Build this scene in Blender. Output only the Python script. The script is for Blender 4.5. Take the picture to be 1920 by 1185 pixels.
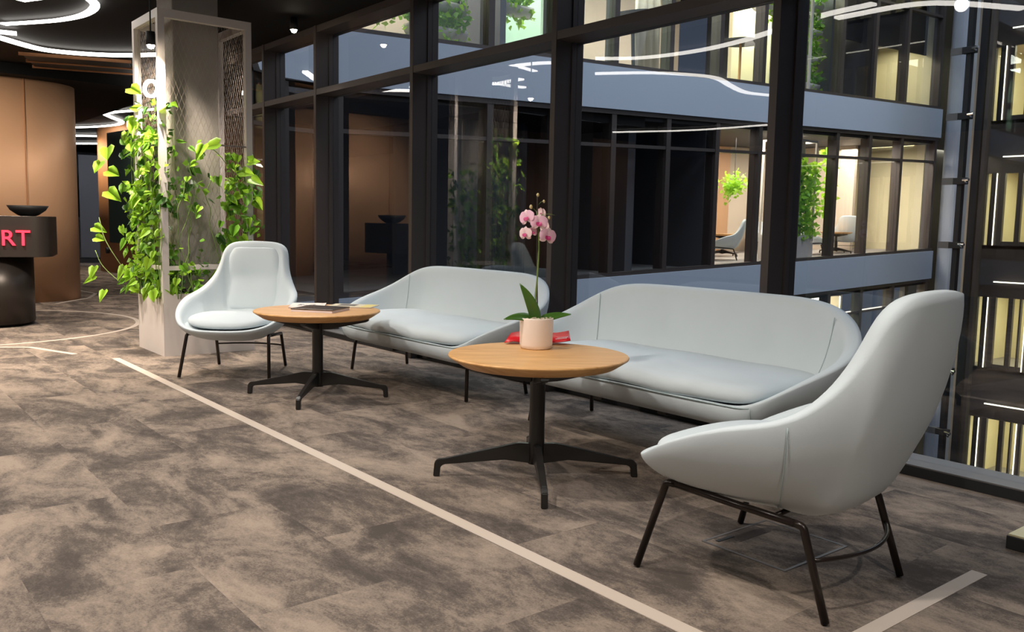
import bpy, bmesh, math, random
from mathutils import Vector, Matrix
for o in list(bpy.data.objects): bpy.data.objects.remove(o)
S = bpy.context.scene; COL = S.collection
rnd = random.Random(7)
PI = math.pi

# ---------------------------------------------------------------- camera
cam_d = bpy.data.cameras.new('camera'); cam = bpy.data.objects.new('camera', cam_d); COL.objects.link(cam)
cam_d.sensor_width = 36; cam_d.lens = 1630/1920*36; cam_d.clip_end = 200
CX, CY, CF, CH = 960.0, 592.5, 1630.0, 1.10
def _axes():
    X = -Vector((-360-CX, 397-CY, CF)).normalized()
    Z = -Vector((670-CX, 16600-CY, CF)).normalized()
    Z = (Z - X*X.dot(Z)).normalized(); Y = Z.cross(X)
    return X, Y, Z          # world axes in camera (x right, y down, z forward)
AX, AY, AZ = _axes()
R = Matrix(((AX.x, -AX.y, -AX.z), (AY.x, -AY.y, -AY.z), (AZ.x, -AZ.y, -AZ.z)))
cam.matrix_world = Matrix.Translation((0, 0, CH)) @ R.to_4x4()
S.camera = cam
def ray(px, py):
    c = Vector((px-CX, py-CY, CF)); return Vector((AX.dot(c), AY.dot(c), AZ.dot(c)))

# ---------------------------------------------------------------- view, world, big lights
S.view_settings.view_transform = 'Standard'; S.view_settings.look = 'None'
S.view_settings.exposure = 0.40; S.view_settings.gamma = 1; S.view_settings.use_curve_mapping = False
W = bpy.data.worlds.new('world'); S.world = W; W.use_nodes = True
W.node_tree.nodes['Background'].inputs[0].default_value = (.45, .55, .8, 1)
W.node_tree.nodes['Background'].inputs[1].default_value = 0.10

def area(name, loc, sx, sy, power, col=(1, .93, .85), rot=(0, 0, 0), spread=PI):
    l = bpy.data.lights.new(name, 'AREA'); l.shape = 'RECTANGLE'; l.size = sx; l.size_y = sy
    l.energy = power; l.color = col; l.spread = spread
    o = bpy.data.objects.new(name, l); o.location = loc; o.rotation_euler = rot; COL.objects.link(o); return o
def spot(name, loc, tgt, power, col=(1, .88, .72), ang=1.6, blend=.6, rad=.03):
    l = bpy.data.lights.new(name, 'SPOT'); l.energy = power; l.color = col; l.spot_size = ang; l.spot_blend = blend; l.shadow_soft_size = rad
    o = bpy.data.objects.new(name, l); o.location = loc
    o.rotation_euler = (Vector(tgt)-Vector(loc)).to_track_quat('-Z', 'Y').to_euler(); COL.objects.link(o); return o
DOWN = 1.85
WARM = (1, .86, .72); NEUT = (1, .92, .84); COOL = (.62, .76, 1)
for k, (x, y, e) in enumerate(((-1.2, .8, 70), (-3.2, 1.0, 70), (-5.2, .9, 70), (-7.2, .2, 80), (-2.2, -1.2, 70), (-4.6, -1.2, 70), (-9.6, -.6, 80), (.9, .9, 85), (-10.9, 3.0, 45), (-13.6, 3.6, 45), (-16.6, 3.9, 60), (-19.2, 4.2, 60))):
    spot('downlight', (x, y, 2.84), (x, y+.15, 0), e*DOWN, NEUT if x > -6 else WARM, 2.7, 1.0, .05)
spot('planter_spot_light', (-7.0, 2.065, 2.37), (-8.6, 1.5, 0), 210, WARM, 2.3, .8, .03)
spot('floor_fill_light', (-8.7, .9, 2.85), (-8.6, 1.3, 0), 300, WARM, 1.8, .9, .08)  # added fill without a fixture, brightens the carpet left of the planter
spot('copper_fill_light', (-10.9, .9, 2.85), (-12.6, 1.6, 1.2), 110, WARM, 1.9, .9, .08)  # added light with no lamp behind it, lifts the copper wall
spot('window_spot_light', (-7.55, 3.50, 2.80), (-6.6, 2.9, 0), 190, (1, .90, .82), 1.5, .7, .04)
spot('hall_door_fill_light', (-20.2, 4.9, 2.85), (-23.3, 5.7, .9), 150, (.85, .9, 1), 1.6, .9, .06)  # unseen cool light, added so the hall door does not go black
spot('planter_front_fill_light', (-6.6, .9, 2.85), (-7.4, 2.3, .9), 60, WARM, .85, .8, .05)  # extra unseen light added to brighten the planter and column front
spot('planter_inner_spot_light', (-7.22, 3.3, 2.75), (-7.3, 2.6, .6), 60, WARM, 1.0, .7, .04)
area('atrium_light', (-5.2, 14.5, 13.5), 8, 16, 1350, (.80, .87, 1))
area('atrium_wash_light', (-1.5, 14, 6.5), 4, 16, 150, (.80, .87, 1), (0, 1.25, 0))

# ---------------------------------------------------------------- materials
def mat(name, col=(.5, .5, .5), rough=.5, metal=0, emis=None, es=0, spec=.5, bump=None, var=None, coat=0):
    m = bpy.data.materials.new(name); m.use_nodes = True; nt = m.node_tree; N = nt.nodes; L = nt.links
    b = N['Principled BSDF']; b.inputs['Base Color'].default_value = (*col, 1); b.inputs['Roughness'].default_value = rough
    b.inputs['Metallic'].default_value = metal; b.inputs['Specular IOR Level'].default_value = spec
    b.inputs['Coat Weight'].default_value = coat
    if emis: b.inputs['Emission Color'].default_value = (*emis, 1); b.inputs['Emission Strength'].default_value = es
    tc = N.new('ShaderNodeTexCoord')
    if var:
        sc, amt = var
        n = N.new('ShaderNodeTexNoise'); n.inputs['Scale'].default_value = sc; n.inputs['Detail'].default_value = 6
        L.new(tc.outputs['Object'], n.inputs['Vector'])
        mr = N.new('ShaderNodeMapRange'); mr.inputs['From Min'].default_value = .25; mr.inputs['From Max'].default_value = .75
        mr.inputs['To Min'].default_value = 1-amt; mr.inputs['To Max'].default_value = 1+amt
        mx = N.new('ShaderNodeMix'); mx.data_type = 'RGBA'; mx.blend_type = 'MULTIPLY'; mx.inputs[0].default_value = 1
        mx.inputs[6].default_value = (*col, 1)
        L.new(n.outputs['Fac'], mr.inputs['Value']); L.new(mr.outputs[0], mx.inputs[7]); L.new(mx.outputs[2], b.inputs['Base Color'])
    if bump:
        sc, st = bump
        n = N.new('ShaderNodeTexNoise'); n.inputs['Scale'].default_value = sc; n.inputs['Detail'].default_value = 3
        L.new(tc.outputs['Object'], n.inputs['Vector'])
        bp = N.new('ShaderNodeBump'); bp.inputs['Strength'].default_value = st; bp.inputs['Distance'].default_value = .002
        L.new(n.outputs['Fac'], bp.inputs['Height']); L.new(bp.outputs[0], b.inputs['Normal'])
    return m

def carpet():
    m = mat('carpet', rough=.95, spec=.15); nt = m.node_tree; N = nt.nodes; L = nt.links; b = N['Principled BSDF']
    g = N.new('ShaderNodeNewGeometry')
    br = N.new('ShaderNodeTexBrick'); br.inputs['Color1'].default_value = (0, 0, 0, 1); br.inputs['Color2'].default_value = (1, 1, 1, 1)
    br.inputs['Mortar'].default_value = (.5, .5, .5, 1); br.inputs['Scale'].default_value = 1; br.inputs['Mortar Size'].default_value = 0
    br.inputs['Brick Width'].default_value = .9; br.inputs['Row Height'].default_value = .45; br.offset = .5
    L.new(g.outputs['Position'], br.inputs['Vector'])
    sc = N.new('ShaderNodeVectorMath'); sc.operation = 'SCALE'; sc.inputs['Scale'].default_value = 1.1
    L.new(br.outputs['Color'], sc.inputs[0])
    ad = N.new('ShaderNodeVectorMath'); ad.operation = 'ADD'; L.new(g.outputs['Position'], ad.inputs[0]); L.new(sc.outputs[0], ad.inputs[1])
    mp = N.new('ShaderNodeMapping'); mp.inputs['Rotation'].default_value = (0, 0, .25); mp.inputs['Scale'].default_value = (1.35, 2.3, 1)
    L.new(ad.outputs[0], mp.inputs['Vector'])
    n1 = N.new('ShaderNodeTexNoise'); n1.inputs['Scale'].default_value = 1.55; n1.inputs['Detail'].default_value = 9; n1.inputs['Roughness'].default_value = .66
    n1.inputs['Distortion'].default_value = .5
    L.new(mp.outputs[0], n1.inputs['Vector'])
    n2 = N.new('ShaderNodeTexNoise'); n2.inputs['Scale'].default_value = 130; n2.inputs['Detail'].default_value = 4; n2.inputs['Roughness'].default_value = .8
    L.new(g.outputs['Position'], n2.inputs['Vector'])
    n3 = N.new('ShaderNodeTexNoise'); n3.inputs['Scale'].default_value = 16; n3.inputs['Detail'].default_value = 8; n3.inputs['Roughness'].default_value = .75
    L.new(mp.outputs[0], n3.inputs['Vector'])
    a1 = N.new('ShaderNodeMath'); a1.operation = 'MULTIPLY_ADD'; a1.inputs[1].default_value = .34
    L.new(n2.outputs['Fac'], a1.inputs[0]); L.new(n1.outputs['Fac'], a1.inputs[2])
    a3 = N.new('ShaderNodeMath'); a3.operation = 'MULTIPLY_ADD'; a3.inputs[1].default_value = .34
    L.new(n3.outputs['Fac'], a3.inputs[0]); L.new(a1.outputs[0], a3.inputs[2])
    a2 = N.new('ShaderNodeMath'); a2.operation = 'SUBTRACT'; a2.inputs[1].default_value = .34; L.new(a3.outputs[0], a2.inputs[0])
    cr = N.new('ShaderNodeValToRGB'); e = cr.color_ramp.elements
    e[0].position = .36; e[0].color = (.075, .062, .054, 1); e[1].position = .66; e[1].color = (.315, .25, .198, 1)
    m1 = e.new(.45); m1.color = (.118, .096, .082, 1); m2 = e.new(.54); m2.color = (.215, .172, .14, 1)
    L.new(a2.outputs[0], cr.inputs[0]); L.new(cr.outputs[0], b.inputs['Base Color'])
    bp = N.new('ShaderNodeBump'); bp.inputs['Strength'].default_value = .5; bp.inputs['Distance'].default_value = .004
    L.new(n2.outputs['Fac'], bp.inputs['Height']); L.new(bp.outputs[0], b.inputs['Normal'])
    return m

def wood():
    m = mat('oak', rough=.42); nt = m.node_tree; N = nt.nodes; L = nt.links; b = N['Principled BSDF']
    tc = N.new('ShaderNodeTexCoord'); mp = N.new('ShaderNodeMapping'); mp.inputs['Scale'].default_value = (2.2, 22, 2.2)
    mp.inputs['Rotation'].default_value = (0, 0, .3)
    L.new(tc.outputs['Object'], mp.inputs['Vector'])
    n = N.new('ShaderNodeTexNoise'); n.inputs['Scale'].default_value = 1.6; n.inputs['Detail'].default_value = 6; n.inputs['Distortion'].default_value = 1.2
    L.new(mp.outputs[0], n.inputs['Vector'])
    cr = N.new('ShaderNodeValToRGB'); e = cr.color_ramp.elements
    e[0].position = .25; e[0].color = (.52, .25, .075, 1); e[1].position = .75; e[1].color = (.78, .45, .18, 1)
    L.new(n.outputs['Fac'], cr.inputs[0]); L.new(cr.outputs[0], b.inputs['Base Color'])
    return m

def glass(name, tint=(.8, .84, .85), ior=1.5, rough=0.0):
    m = bpy.data.materials.new(name); m.use_nodes = True; nt = m.node_tree; N = nt.nodes; L = nt.links
    N.remove(N['Principled BSDF']); out = N['Material Output']
    t = N.new('ShaderNodeBsdfTransparent'); t.inputs[0].default_value = (*tint, 1)
    g = N.new('ShaderNodeBsdfGlossy'); g.inputs['Roughness'].default_value = rough; g.inputs[0].default_value = (.95, .95, .95, 1)
    f = N.new('ShaderNodeFresnel'); f.inputs[0].default_value = ior
    ge = N.new('ShaderNodeNewGeometry'); q = N.new('ShaderNodeMath'); q.operation = 'SUBTRACT'; q.inputs[0].default_value = 1; L.new(ge.outputs['Backfacing'], q.inputs[1])
    ml = N.new('ShaderNodeMath'); ml.operation = 'MULTIPLY'; L.new(f.outputs[0], ml.inputs[0]); L.new(q.outputs[0], ml.inputs[1])   # one reflection per pane
    mx = N.new('ShaderNodeMixShader'); L.new(ml.outputs[0], mx.inputs[0]); L.new(t.outputs[0], mx.inputs[1]); L.new(g.outputs[0], mx.inputs[2])
    L.new(mx.outputs[0], out.inputs[0]); return m

def leafm(name, col, tr):
    m = bpy.data.materials.new(name); m.use_nodes = True; nt = m.node_tree; N = nt.nodes; L = nt.links
    b = N['Principled BSDF']; b.inputs['Roughness'].default_value = .4; out = N['Material Output']
    b.inputs['Base Color'].default_value = (*col, 1)
    oi = N.new('ShaderNodeObjectInfo'); hs = N.new('ShaderNodeHueSaturation'); hs.inputs['Color'].default_value = (*col, 1)
    mr = N.new('ShaderNodeMapRange'); mr.inputs['To Min'].default_value = .7; mr.inputs['To Max'].default_value = 1.3
    L.new(oi.outputs['Random'], mr.inputs['Value']); L.new(mr.outputs[0], hs.inputs['Value']); L.new(hs.outputs[0], b.inputs['Base Color'])
    t = N.new('ShaderNodeBsdfTranslucent'); t.inputs[0].default_value = (*tr, 1)
    mx = N.new('ShaderNodeMixShader'); mx.inputs[0].default_value = .38
    L.new(b.outputs[0], mx.inputs[1]); L.new(t.outputs[0], mx.inputs[2]); L.new(mx.outputs[0], out.inputs[0]); return m

M = dict(
 carpet=carpet(), wood=wood(),
 cloth=mat('upholstery', (.62, .69, .72), .9, spec=.2, bump=(900, .35), var=(3, .03)),
 seam=mat('seam_thread', (.40, .49, .50), .9, spec=.1),
 metal=mat('black_metal', (.012, .011, .010), .34, spec=.6, bump=(60, .05)),
 brown=mat('dark_bronze_tube', (.022, .015, .012), .3, .3),
 frame=mat('bronze_frame', (.075, .060, .054), .42, .2, var=(2, .08)),
 rail=mat('grey_rail', (.16, .15, .145), .5, .3),
 ceil=mat('black_ceiling', (.004, .0038, .0038), .8, spec=.2, bump=(20, .1)),
 black=mat('matte_black', (.012, .012, .013), .6),
 stripe=mat('cream_inlay', (.52, .44, .37), .9, bump=(300, .3)),
 white=mat('white_frame', (.66, .60, .56), .5, var=(4, .03)),
 concrete=mat('concrete', (.34, .31, .28), .85, bump=(40, .4), var=(3, .16)),
 pale=mat('pale_concrete', (.42, .45, .50), .8, bump=(15, .3), var=(1.2, .12)),
 copper=mat('copper_panel', (.60, .35, .20), .48, .25, bump=(120, .12), var=(.8, .05)),
 copper2=mat('copper_panel_side', (.44, .20, .08), .5, .2, bump=(120, .12), var=(.8, .06)),
 drum=mat('dark_desk', (.040, .032, .028), .35, .4, var=(3, .1)),
 green=mat('green_panel', (.02, .035, .032), .4),
 led=mat('led', (1, 1, 1), .5, emis=(1, .95, .88), es=6.0),
 lamp=mat('lamp_glow', (1, 1, 1), .5, emis=(1, .86, .66), es=60.0),
 red_led=mat('red_neon', (.8, .02, .03), .5, emis=(1, .015, .04), es=2.6),
 band=mat('spandrel_white', (.52, .58, .66), .6, var=(.25, .06)),
 glass=glass('glass', (.90, .92, .93), 1.8), glass2=glass('glass_far', (.96, .97, .97), 1.6),
 floor2=mat('far_floor', (.30, .28, .26), .8, var=(1.5, .2)),
 beige=mat('beige_wall', (.60, .50, .40), .8, var=(1, .05)),
 yellow=mat('cream_wall', (.78, .70, .46), .8, var=(1, .06)),
 greenwall=mat('pale_green_wall', (.36, .50, .38), .8, var=(1, .06)),
 grey=mat('grey_wall', (.10, .10, .11), .8, var=(1, .1)),
 curtain=mat('curtain_fabric', (.50, .46, .38), .9),
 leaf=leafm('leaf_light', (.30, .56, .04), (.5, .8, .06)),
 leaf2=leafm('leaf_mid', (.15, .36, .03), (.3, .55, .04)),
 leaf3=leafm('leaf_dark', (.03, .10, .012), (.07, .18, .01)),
 stem=mat('stem', (.16, .24, .06), .6),
 twig=mat('dark_stake', (.04, .03, .02), .6),
 wire=mat('steel_wire', (.48, .40, .34), .35, .7),
 pot=mat('cream_pot', (.88, .76, .67), .55, bump=(50, .1)),
 gravel=mat('bark', (.42, .36, .24), .9, var=(60, .5)),
 petal=mat('petal', (.85, .50, .62), .6), petal2=mat('pale_petal', (.85, .62, .62), .6), lip=mat('lip', (.50, .03, .16), .5),
 bud=mat('bud', (.62, .48, .22), .5), oleaf=mat('orchid_leaf', (.055, .14, .018), .3, var=(8, .2)),
 red=mat('red_card', (.62, .012, .02), .35), print=mat('print_white', (.8, .7, .7), .7),
 paper=mat('paper', (.85, .76, .68), .6, var=(30, .35)), paper2=mat('paper_cream', (.68, .60, .42), .5, var=(14, .3)),
 book=mat('dark_cover', (.05, .035, .03), .25, var=(18, .6)), ink=mat('ink', (.05, .045, .05), .6),
 yellowp=mat('yellow_print', (.75, .62, .18), .5), brass=mat('brass_top', (.62, .55, .33), .4, .2),
 lite=mat('white_line_lamp', (1, 1, 1), .5, emis=(1, .9, .68), es=2.2),
 screw=mat('bright_steel', (.7, .7, .7), .2, 1), seat2=mat('far_seat', (.30, .42, .45), .8),
)

# ---------------------------------------------------------------- helpers
def link(name, bm, m, parent=None, smooth=False, kind=None, loc=None):
    me = bpy.data.meshes.new(name); bmesh.ops.recalc_face_normals(bm, faces=bm.faces)
    bm.to_mesh(me); bm.free()
    for mm in (m if isinstance(m, (list, tuple)) else [m]): me.materials.append(M[mm])
    if smooth:
        for p in me.polygons: p.use_smooth = True
    o = bpy.data.objects.new(name, me); COL.objects.link(o)
    if parent: o.parent = parent
    if kind: o['kind'] = kind
    if loc: o.location = loc
    return o
def empty(name, loc=(0, 0, 0), rz=0, kind=None):
    o = bpy.data.objects.new(name, None); o.empty_display_size = .1; o.location = loc; o.rotation_euler = (0, 0, rz); COL.objects.link(o)
    if kind: o['kind'] = kind
    return o
def tag(o, label, cat, group=None):
    o['label'] = label; o['category'] = cat
    if group: o['group'] = group
    return o
def box(bm, x0, x1, y0, y1, z0, z1, sh=None, bev=0):
    vs = []
    for x in (x0, x1):
        for y in (y0, y1):
            for z in (z0, z1): vs.append(bm.verts.new((x, y, z+(sh(y) if sh else 0))))
    f = [(0, 1, 3, 2), (4, 6, 7, 5), (0, 4, 5, 1), (2, 3, 7, 6), (0, 2, 6, 4), (1, 5, 7, 3)]
    fs = [bm.faces.new([vs[i] for i in q]) for q in f]
    if bev:
        es = list({e for q in fs for e in q.edges}); bmesh.ops.bevel(bm, geom=es, offset=bev, segments=2, affect='EDGES', profile=.5)
    return vs
def bx(name, m, b, parent=None, kind=None, sh=None, bev=0):
    bm = bmesh.new(); box(bm, *b, sh=sh, bev=bev); return link(name, bm, m, parent, kind=kind)
def prism(bm, pts, z0, z1):
    a = [bm.verts.new((x, y, z0)) for x, y in pts]; b = [bm.verts.new((x, y, z1)) for x, y in pts]; n = len(pts)
    bm.faces.new(a[::-1]); bm.faces.new(b)
    for i in range(n): bm.faces.new((a[i], a[(i+1) % n], b[(i+1) % n], b[i]))
def lathe(bm, prof, n=48, c=(0, 0, 0)):
    rows = []
    for r, z in prof:
        if r < 1e-6: rows.append([bm.verts.new((c[0], c[1], c[2]+z))])
        else: rows.append([bm.verts.new((c[0]+r*math.cos(2*PI*i/n), c[1]+r*math.sin(2*PI*i/n), c[2]+z)) for i in range(n)])
    for a, b in zip(rows, rows[1:]):
        for i in range(n):
            j = (i+1) % n
            if len(a) == 1 and len(b) == 1: continue
            if len(a) == 1: bm.faces.new((a[0], b[j], b[i]))
            elif len(b) == 1: bm.faces.new((a[i], a[j], b[0]))
            else: bm.faces.new((a[i], a[j], b[j], b[i]))
def round_path(pts, r=.04, n=5):
    P = [Vector(p) for p in pts]; out = [P[0]]
    for i in range(1, len(P)-1):
        a, b, c = P[i-1], P[i], P[i+1]
        u = (a-b); v = (c-b); q = min(r, u.length*.45, v.length*.45); p0 = b+u.normalized()*q; p1 = b+v.normalized()*q
        for k in range(n+1):
            t = k/n; out.append((1-t)**2*p0+2*t*(1-t)*b+t*t*p1)
    out.append(P[-1]); return out
def tube(bm, pts, r, n=10, cap=True, radii=None):
    P = [Vector(p) for p in pts]; rings = []; up = Vector((0, 0, 1)); prev = None
    for i, p in enumerate(P):
        t = (P[min(i+1, len(P)-1)]-P[max(i-1, 0)]).normalized()
        if prev is None:
            a = t.cross(up if abs(t.z) < .9 else Vector((1, 0, 0))).normalized()
        else: a = (prev - t*prev.dot(t)).normalized()
        prev = a; b = t.cross(a); rr = radii[i] if radii else r
        rings.append([bm.verts.new(p+(a*math.cos(2*PI*k/n)+b*math.sin(2*PI*k/n))*rr) for k in range(n)])
    for A, B in zip(rings, rings[1:]):
        for k in range(n): bm.faces.new((A[k], A[(k+1) % n], B[(k+1) % n], B[k]))
    if cap and n > 2: bm.faces.new(rings[0][::-1]); bm.faces.new(rings[-1])
def catmull(P, n):
    """resample an open polyline of tuples through a Catmull-Rom spline to n points evenly spaced"""
    V = [Vector(p) for p in P]; V = [2*V[0]-V[1]]+V+[2*V[-1]-V[-2]]; d = []
    for i in range(1, len(V)-2):
        for k in range(16):
            t = k/16; a, b, c, e = V[i-1], V[i], V[i+1], V[i+2]
            d.append(.5*((2*b)+(c-a)*t+(2*a-5*b+4*c-e)*t*t+(3*b-a-3*c+e)*t**3))
    d.append(V[-2]); L = [0]
    for a, b in zip(d, d[1:]): L.append(L[-1]+(b-a).length)
    out = []; j = 0
    for k in range(n):
        s = L[-1]*k/(n-1)
        while j < len(L)-2 and L[j+1] < s: j += 1
        t = (s-L[j])/max(1e-9, L[j+1]-L[j]); out.append(d[j].lerp(d[j+1], min(1, t)))
    return out

# ---------------------------------------------------------------- setting: floor, ceiling, walls
fl = empty('floor', kind='structure')
bx('carpet', 'carpet', (-27, 4, -8.2, 4.08, -.25, 0), fl)
bx('carpet', 'carpet', (-27, -11.1, 4.08, 12, -.25, 0), fl)
bm = bmesh.new(); prism(bm, [(-11.1, 4.06), (-9.9, 4.06), (-10.6, 4.38), (-11.0, 5.0), (-11.1, 5.9)], -.25, 0); link('carpet', bm, 'carpet', fl)
cl = empty('ceiling', kind='structure')
bx('soffit', 'ceil', (-27, 4, -8.2, 4.06, 2.93, 3.1), cl)
bx('soffit', 'ceil', (-27, -11.1, 4.06, 12, 2.93, 3.1), cl)
bx('lowered_soffit', 'ceil', (-27, -12.15, -8.2, 3.9, 2.80, 2.93), cl)
bm = bmesh.new(); prism(bm, [(-11.1, 4.06), (-9.9, 4.06), (-10.6, 4.38), (-11.0, 5.0), (-11.1, 5.9)], 2.93, 3.1); link('soffit', bm, 'ceil', cl)
bx('wall_back', 'copper', (-27, 4, -8.4, -8.2, 0, 2.93), kind='structure')
bx('wall_right', 'grey', (4, 4.2, -8.4, 4.08, 0, 2.93), kind='structure')
bx('wall_left', 'grey', (-27.2, -27, -8.4, 12, 0, 2.93), kind='structure')
bx('wall_hall_end', 'grey', (-27, -11.5, 12, 12.2, 0, 2.93), kind='structure')

def strip(name, pts, w, z=.0015, closed=False, m='stripe', h=.003):
    bm = bmesh.new(); P = [Vector((p[0], p[1], 0)) for p in pts]; n = len(P); rows = []
    for i in range(n):
        a = P[(i-1) % n] if closed or i > 0 else P[i]; b = P[(i+1) % n] if closed or i < n-1 else P[i]
        t = (b-a).normalized(); nn = Vector((-t.y, t.x, 0))*w/2
        rows.append([bm.verts.new((P[i]+s*nn)+Vector((0, 0, zz))) for s, zz in ((-1, z-h), (1, z-h), (1, z), (-1, z))])
    rng = range(n) if closed else range(n-1)
    for i in rng:
        a, b = rows[i], rows[(i+1) % n]
        for k in range(4): bm.faces.new((a[k], a[(k+1) % 4], b[(k+1) % 4], b[k]))
    if not closed: bm.faces.new(rows[0]); bm.faces.new(rows[-1][::-1])
    return link(name, bm, m)
def trim(i, *a, **k):
    o = strip('trim_%d' % i, *a, **k); o['kind'] = 'structure'; return o
trim(1, [(-7.22, 1.83), (1.2, 1.83)], .056)
trim(2, [(-1.165, 1.9), (-1.165, 2.93)], .05)
trim(3, [(-10.08+1.62*math.cos(a*PI/36), 1.12+1.62*math.sin(a*PI/36)) for a in range(0, 72) ], .05, closed=True)
trim(4, [(-7.6, 1.62), (-8.2, 1.40), (-8.45, 1.0), (-8.4, .2), (-8.2, -.6)], .05)
trim(5, [(-12.2, 2.4), (-12.9, 2.95), (-13.6, 3.2), (-14.6, 3.1)], .05)

# copper clad curved blocks
def rounded(pts, r, n=10):
    P = [Vector((p[0], p[1], 0)) for p in pts]; out = []; m = len(P)
    for i in range(m):
        a, b, c = P[i-1], P[i], P[(i+1) % m]; u = (a-b); v = (c-b); rr = r[i] if isinstance(r, (list, tuple)) else r
        q = min(rr, u.length*.49, v.length*.49); p0 = b+u.normalized()*q; p1 = b+v.normalized()*q
        for k in range(n+1):
            t = k/n; w = (1-t)**2*p0+2*t*(1-t)*b+t*t*p1; out.append((w.x, w.y))
    return out
wc = empty('wall_copper', kind='structure')
bm = bmesh.new(); prism(bm, rounded([(-12.15, -5), (-12.46, 2.98), (-16.2, 2.5), (-16.2, -5)], [.1, .9, .5, .1], 20), 0, 2.80)
cp = link('curved_panel', bm, 'copper', wc)
for p in cp.data.polygons: p.use_smooth = abs(p.normal.z) < .5
d_ = ray(50, 300); yj = d_.y/d_.x*-12.36; bx('panel_joint', 'copper2', (-12.50, -12.412, yj, yj+.008, 0, 2.8), wc)
bx('panel_joint', 'copper2', (-12.45, -12.360, .55, .558, 0, 2.8), wc)
wh = empty('wall_hall', kind='structure')
bm = bmesh.new(); prism(bm, rounded([(-19.9, 4.55), (-15.2, 5.25), (-15.2, 7.5), (-20.6, 7.5)], [.9, .9, .3, .3]), 0, 2.93)
cp = link('curved_panel', bm, 'copper2', wh)
for p in cp.data.polygons: p.use_smooth = abs(p.normal.z) < .5
bm = bmesh.new(); prism(bm, [(-18.15, 4.55), (-16.1, 4.80), (-16.1, 5.4), (-18.15, 5.4)], .62, 2.72); link('green_door_panel', bm, 'green', wh)
bm = bmesh.new(); lathe(bm, [(0, -.03), (.06, -.03), (.06, .03), (0, .03)], 16); o = link('door_knob', bm, 'black', wh); o.location = (-18.6, 4.62, .45); o.rotation_euler = (PI/2, 0, 0)
# dark glazed door at the end of the hall
dr = empty('door_1', kind='structure')
for a in (0, .75, 1.75, 2.9): 
    bx('door_post', 'black', (-23.3+a*.15, -23.2+a*.15, 4.2+a*.9, 4.36+a*.9, 0, 2.93), dr)
for a, n in ((0, 'grey'), (1, 'grey'), (2, 'grey')):
    bm = bmesh.new(); prism(bm, [(-23.3+a*.13, 4.3+a*.85), (-23.15+a*.13, 5.1+a*.85), (-23.2+a*.13, 5.12+a*.85), (-23.35+a*.13, 4.3+a*.85)], .12, 2.6); link('door_glass', bm, 'grey', dr)
bx('door_sill', 'black', (-23.35, -22.9, 4.2, 7.0, 0, .10), dr)
bx('wall_hall_lower', 'band', (-24.3, -24.2, 2.5, 8, .0, 1.1), kind='structure')

# ceiling recess with trims
vent = empty('ceiling_recess', (-11.52, 2.62, 2.93)); tag(vent, 'long dark recessed slot in the black ceiling above the reception desk', 'ceiling recess')
bm = bmesh.new(); box(bm, -.42, .42, -.55, .55, -.02, -.001); link('dark_tray', bm, 'black', vent)
for x0, x1 in ((-.46, -.43), (-.03, .0), (.43, .46)):
    bm = bmesh.new(); box(bm, x0, x1, -.58, .58, -.035, -.001); link('slot_trim', bm, 'copper2', vent)
vent.rotation_euler = (0, 0, -.33)

# ---------------------------------------------------------------- LED lines on the ceiling
LEDN = 0
def led(pts, label, w=.075, z=2.90, group='curved white light lines on the ceiling', h=.02):
    V = catmull([(x, y, 0) for x, y in pts], max(8, len(pts)*6))
    o = strip('light_line', [(v.x, v.y) for v in V], w, z=z, m='led', h=h)
    tag(o, label, 'ceiling light', group); return o
def ledpx(pxs, label, z=2.90, w=.08, h=.03):
    pts = []
    for p in pxs:
        d = ray(*p); t = (z-CH)/d.z; P = d*t; pts.append((P.x, P.y))
    led(pts, label, w, z, h=h)
ledpx([(5, 44), (55, 41), (105, 37), (145, 30), (168, 21), (178, 10), (172, 0), (150, -12), (90, -24), (0, -34)], 'thick white light line curling back at the top left corner of the ceiling', w=.075, h=.012)
ledpx([(-60, 52), (0, 57), (31, 60)], 'short stub of a white light line ending at the left picture edge', w=.06)
ledpx([(-40, 58), (0, 68), (40, 80), (80, 90), (130, 96), (190, 100), (240, 101), (286, 100), (330, 99)], 'long white light line sweeping across the ceiling behind the planter frame', w=.07)
ledpx([(300, 203), (240, 207), (208, 210), (198, 213), (212, 220), (228, 227), (222, 232), (200, 235), (170, 237), (130, 238)], 'white zigzag light line in the hall above the copper wall', w=.09, h=.02)
ledpx([(130, 253), (192, 254)], 'thin straight white light line deeper in the hall', w=.09, h=.03)
ledpx([(137, 268), (188, 268)], 'farthest thin white light line in front of the dark hall door', w=.09, h=.03)
V = []
for k in range(32):
    d = ray(283+12*math.cos(k*PI/16), 164+15*math.sin(k*PI/16)); t_ = (2.79-CH)/d.z; V.append((d*t_)[:2])
o = strip('light_ring', [(v[0], v[1]) for v in V], z=2.79, w=.045, closed=True, m='led', h=.03); tag(o, 'small oval white light ring seen behind the planter post', 'ceiling light')
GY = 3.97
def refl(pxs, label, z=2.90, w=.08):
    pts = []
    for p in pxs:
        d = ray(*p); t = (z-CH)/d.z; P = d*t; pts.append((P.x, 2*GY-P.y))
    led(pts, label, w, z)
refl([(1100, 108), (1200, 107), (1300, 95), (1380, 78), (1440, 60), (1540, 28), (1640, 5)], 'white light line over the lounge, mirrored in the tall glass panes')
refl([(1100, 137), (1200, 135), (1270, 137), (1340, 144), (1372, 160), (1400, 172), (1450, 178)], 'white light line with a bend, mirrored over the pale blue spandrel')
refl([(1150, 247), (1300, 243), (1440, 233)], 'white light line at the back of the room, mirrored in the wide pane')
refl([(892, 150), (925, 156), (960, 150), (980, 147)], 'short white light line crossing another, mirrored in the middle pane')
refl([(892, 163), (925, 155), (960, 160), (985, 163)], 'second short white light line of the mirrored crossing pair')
refl([(930, 138), (950, 125), (1000, 118), (1035, 116)], 'white light line mirrored under the transom beside the orchid pane')
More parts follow.
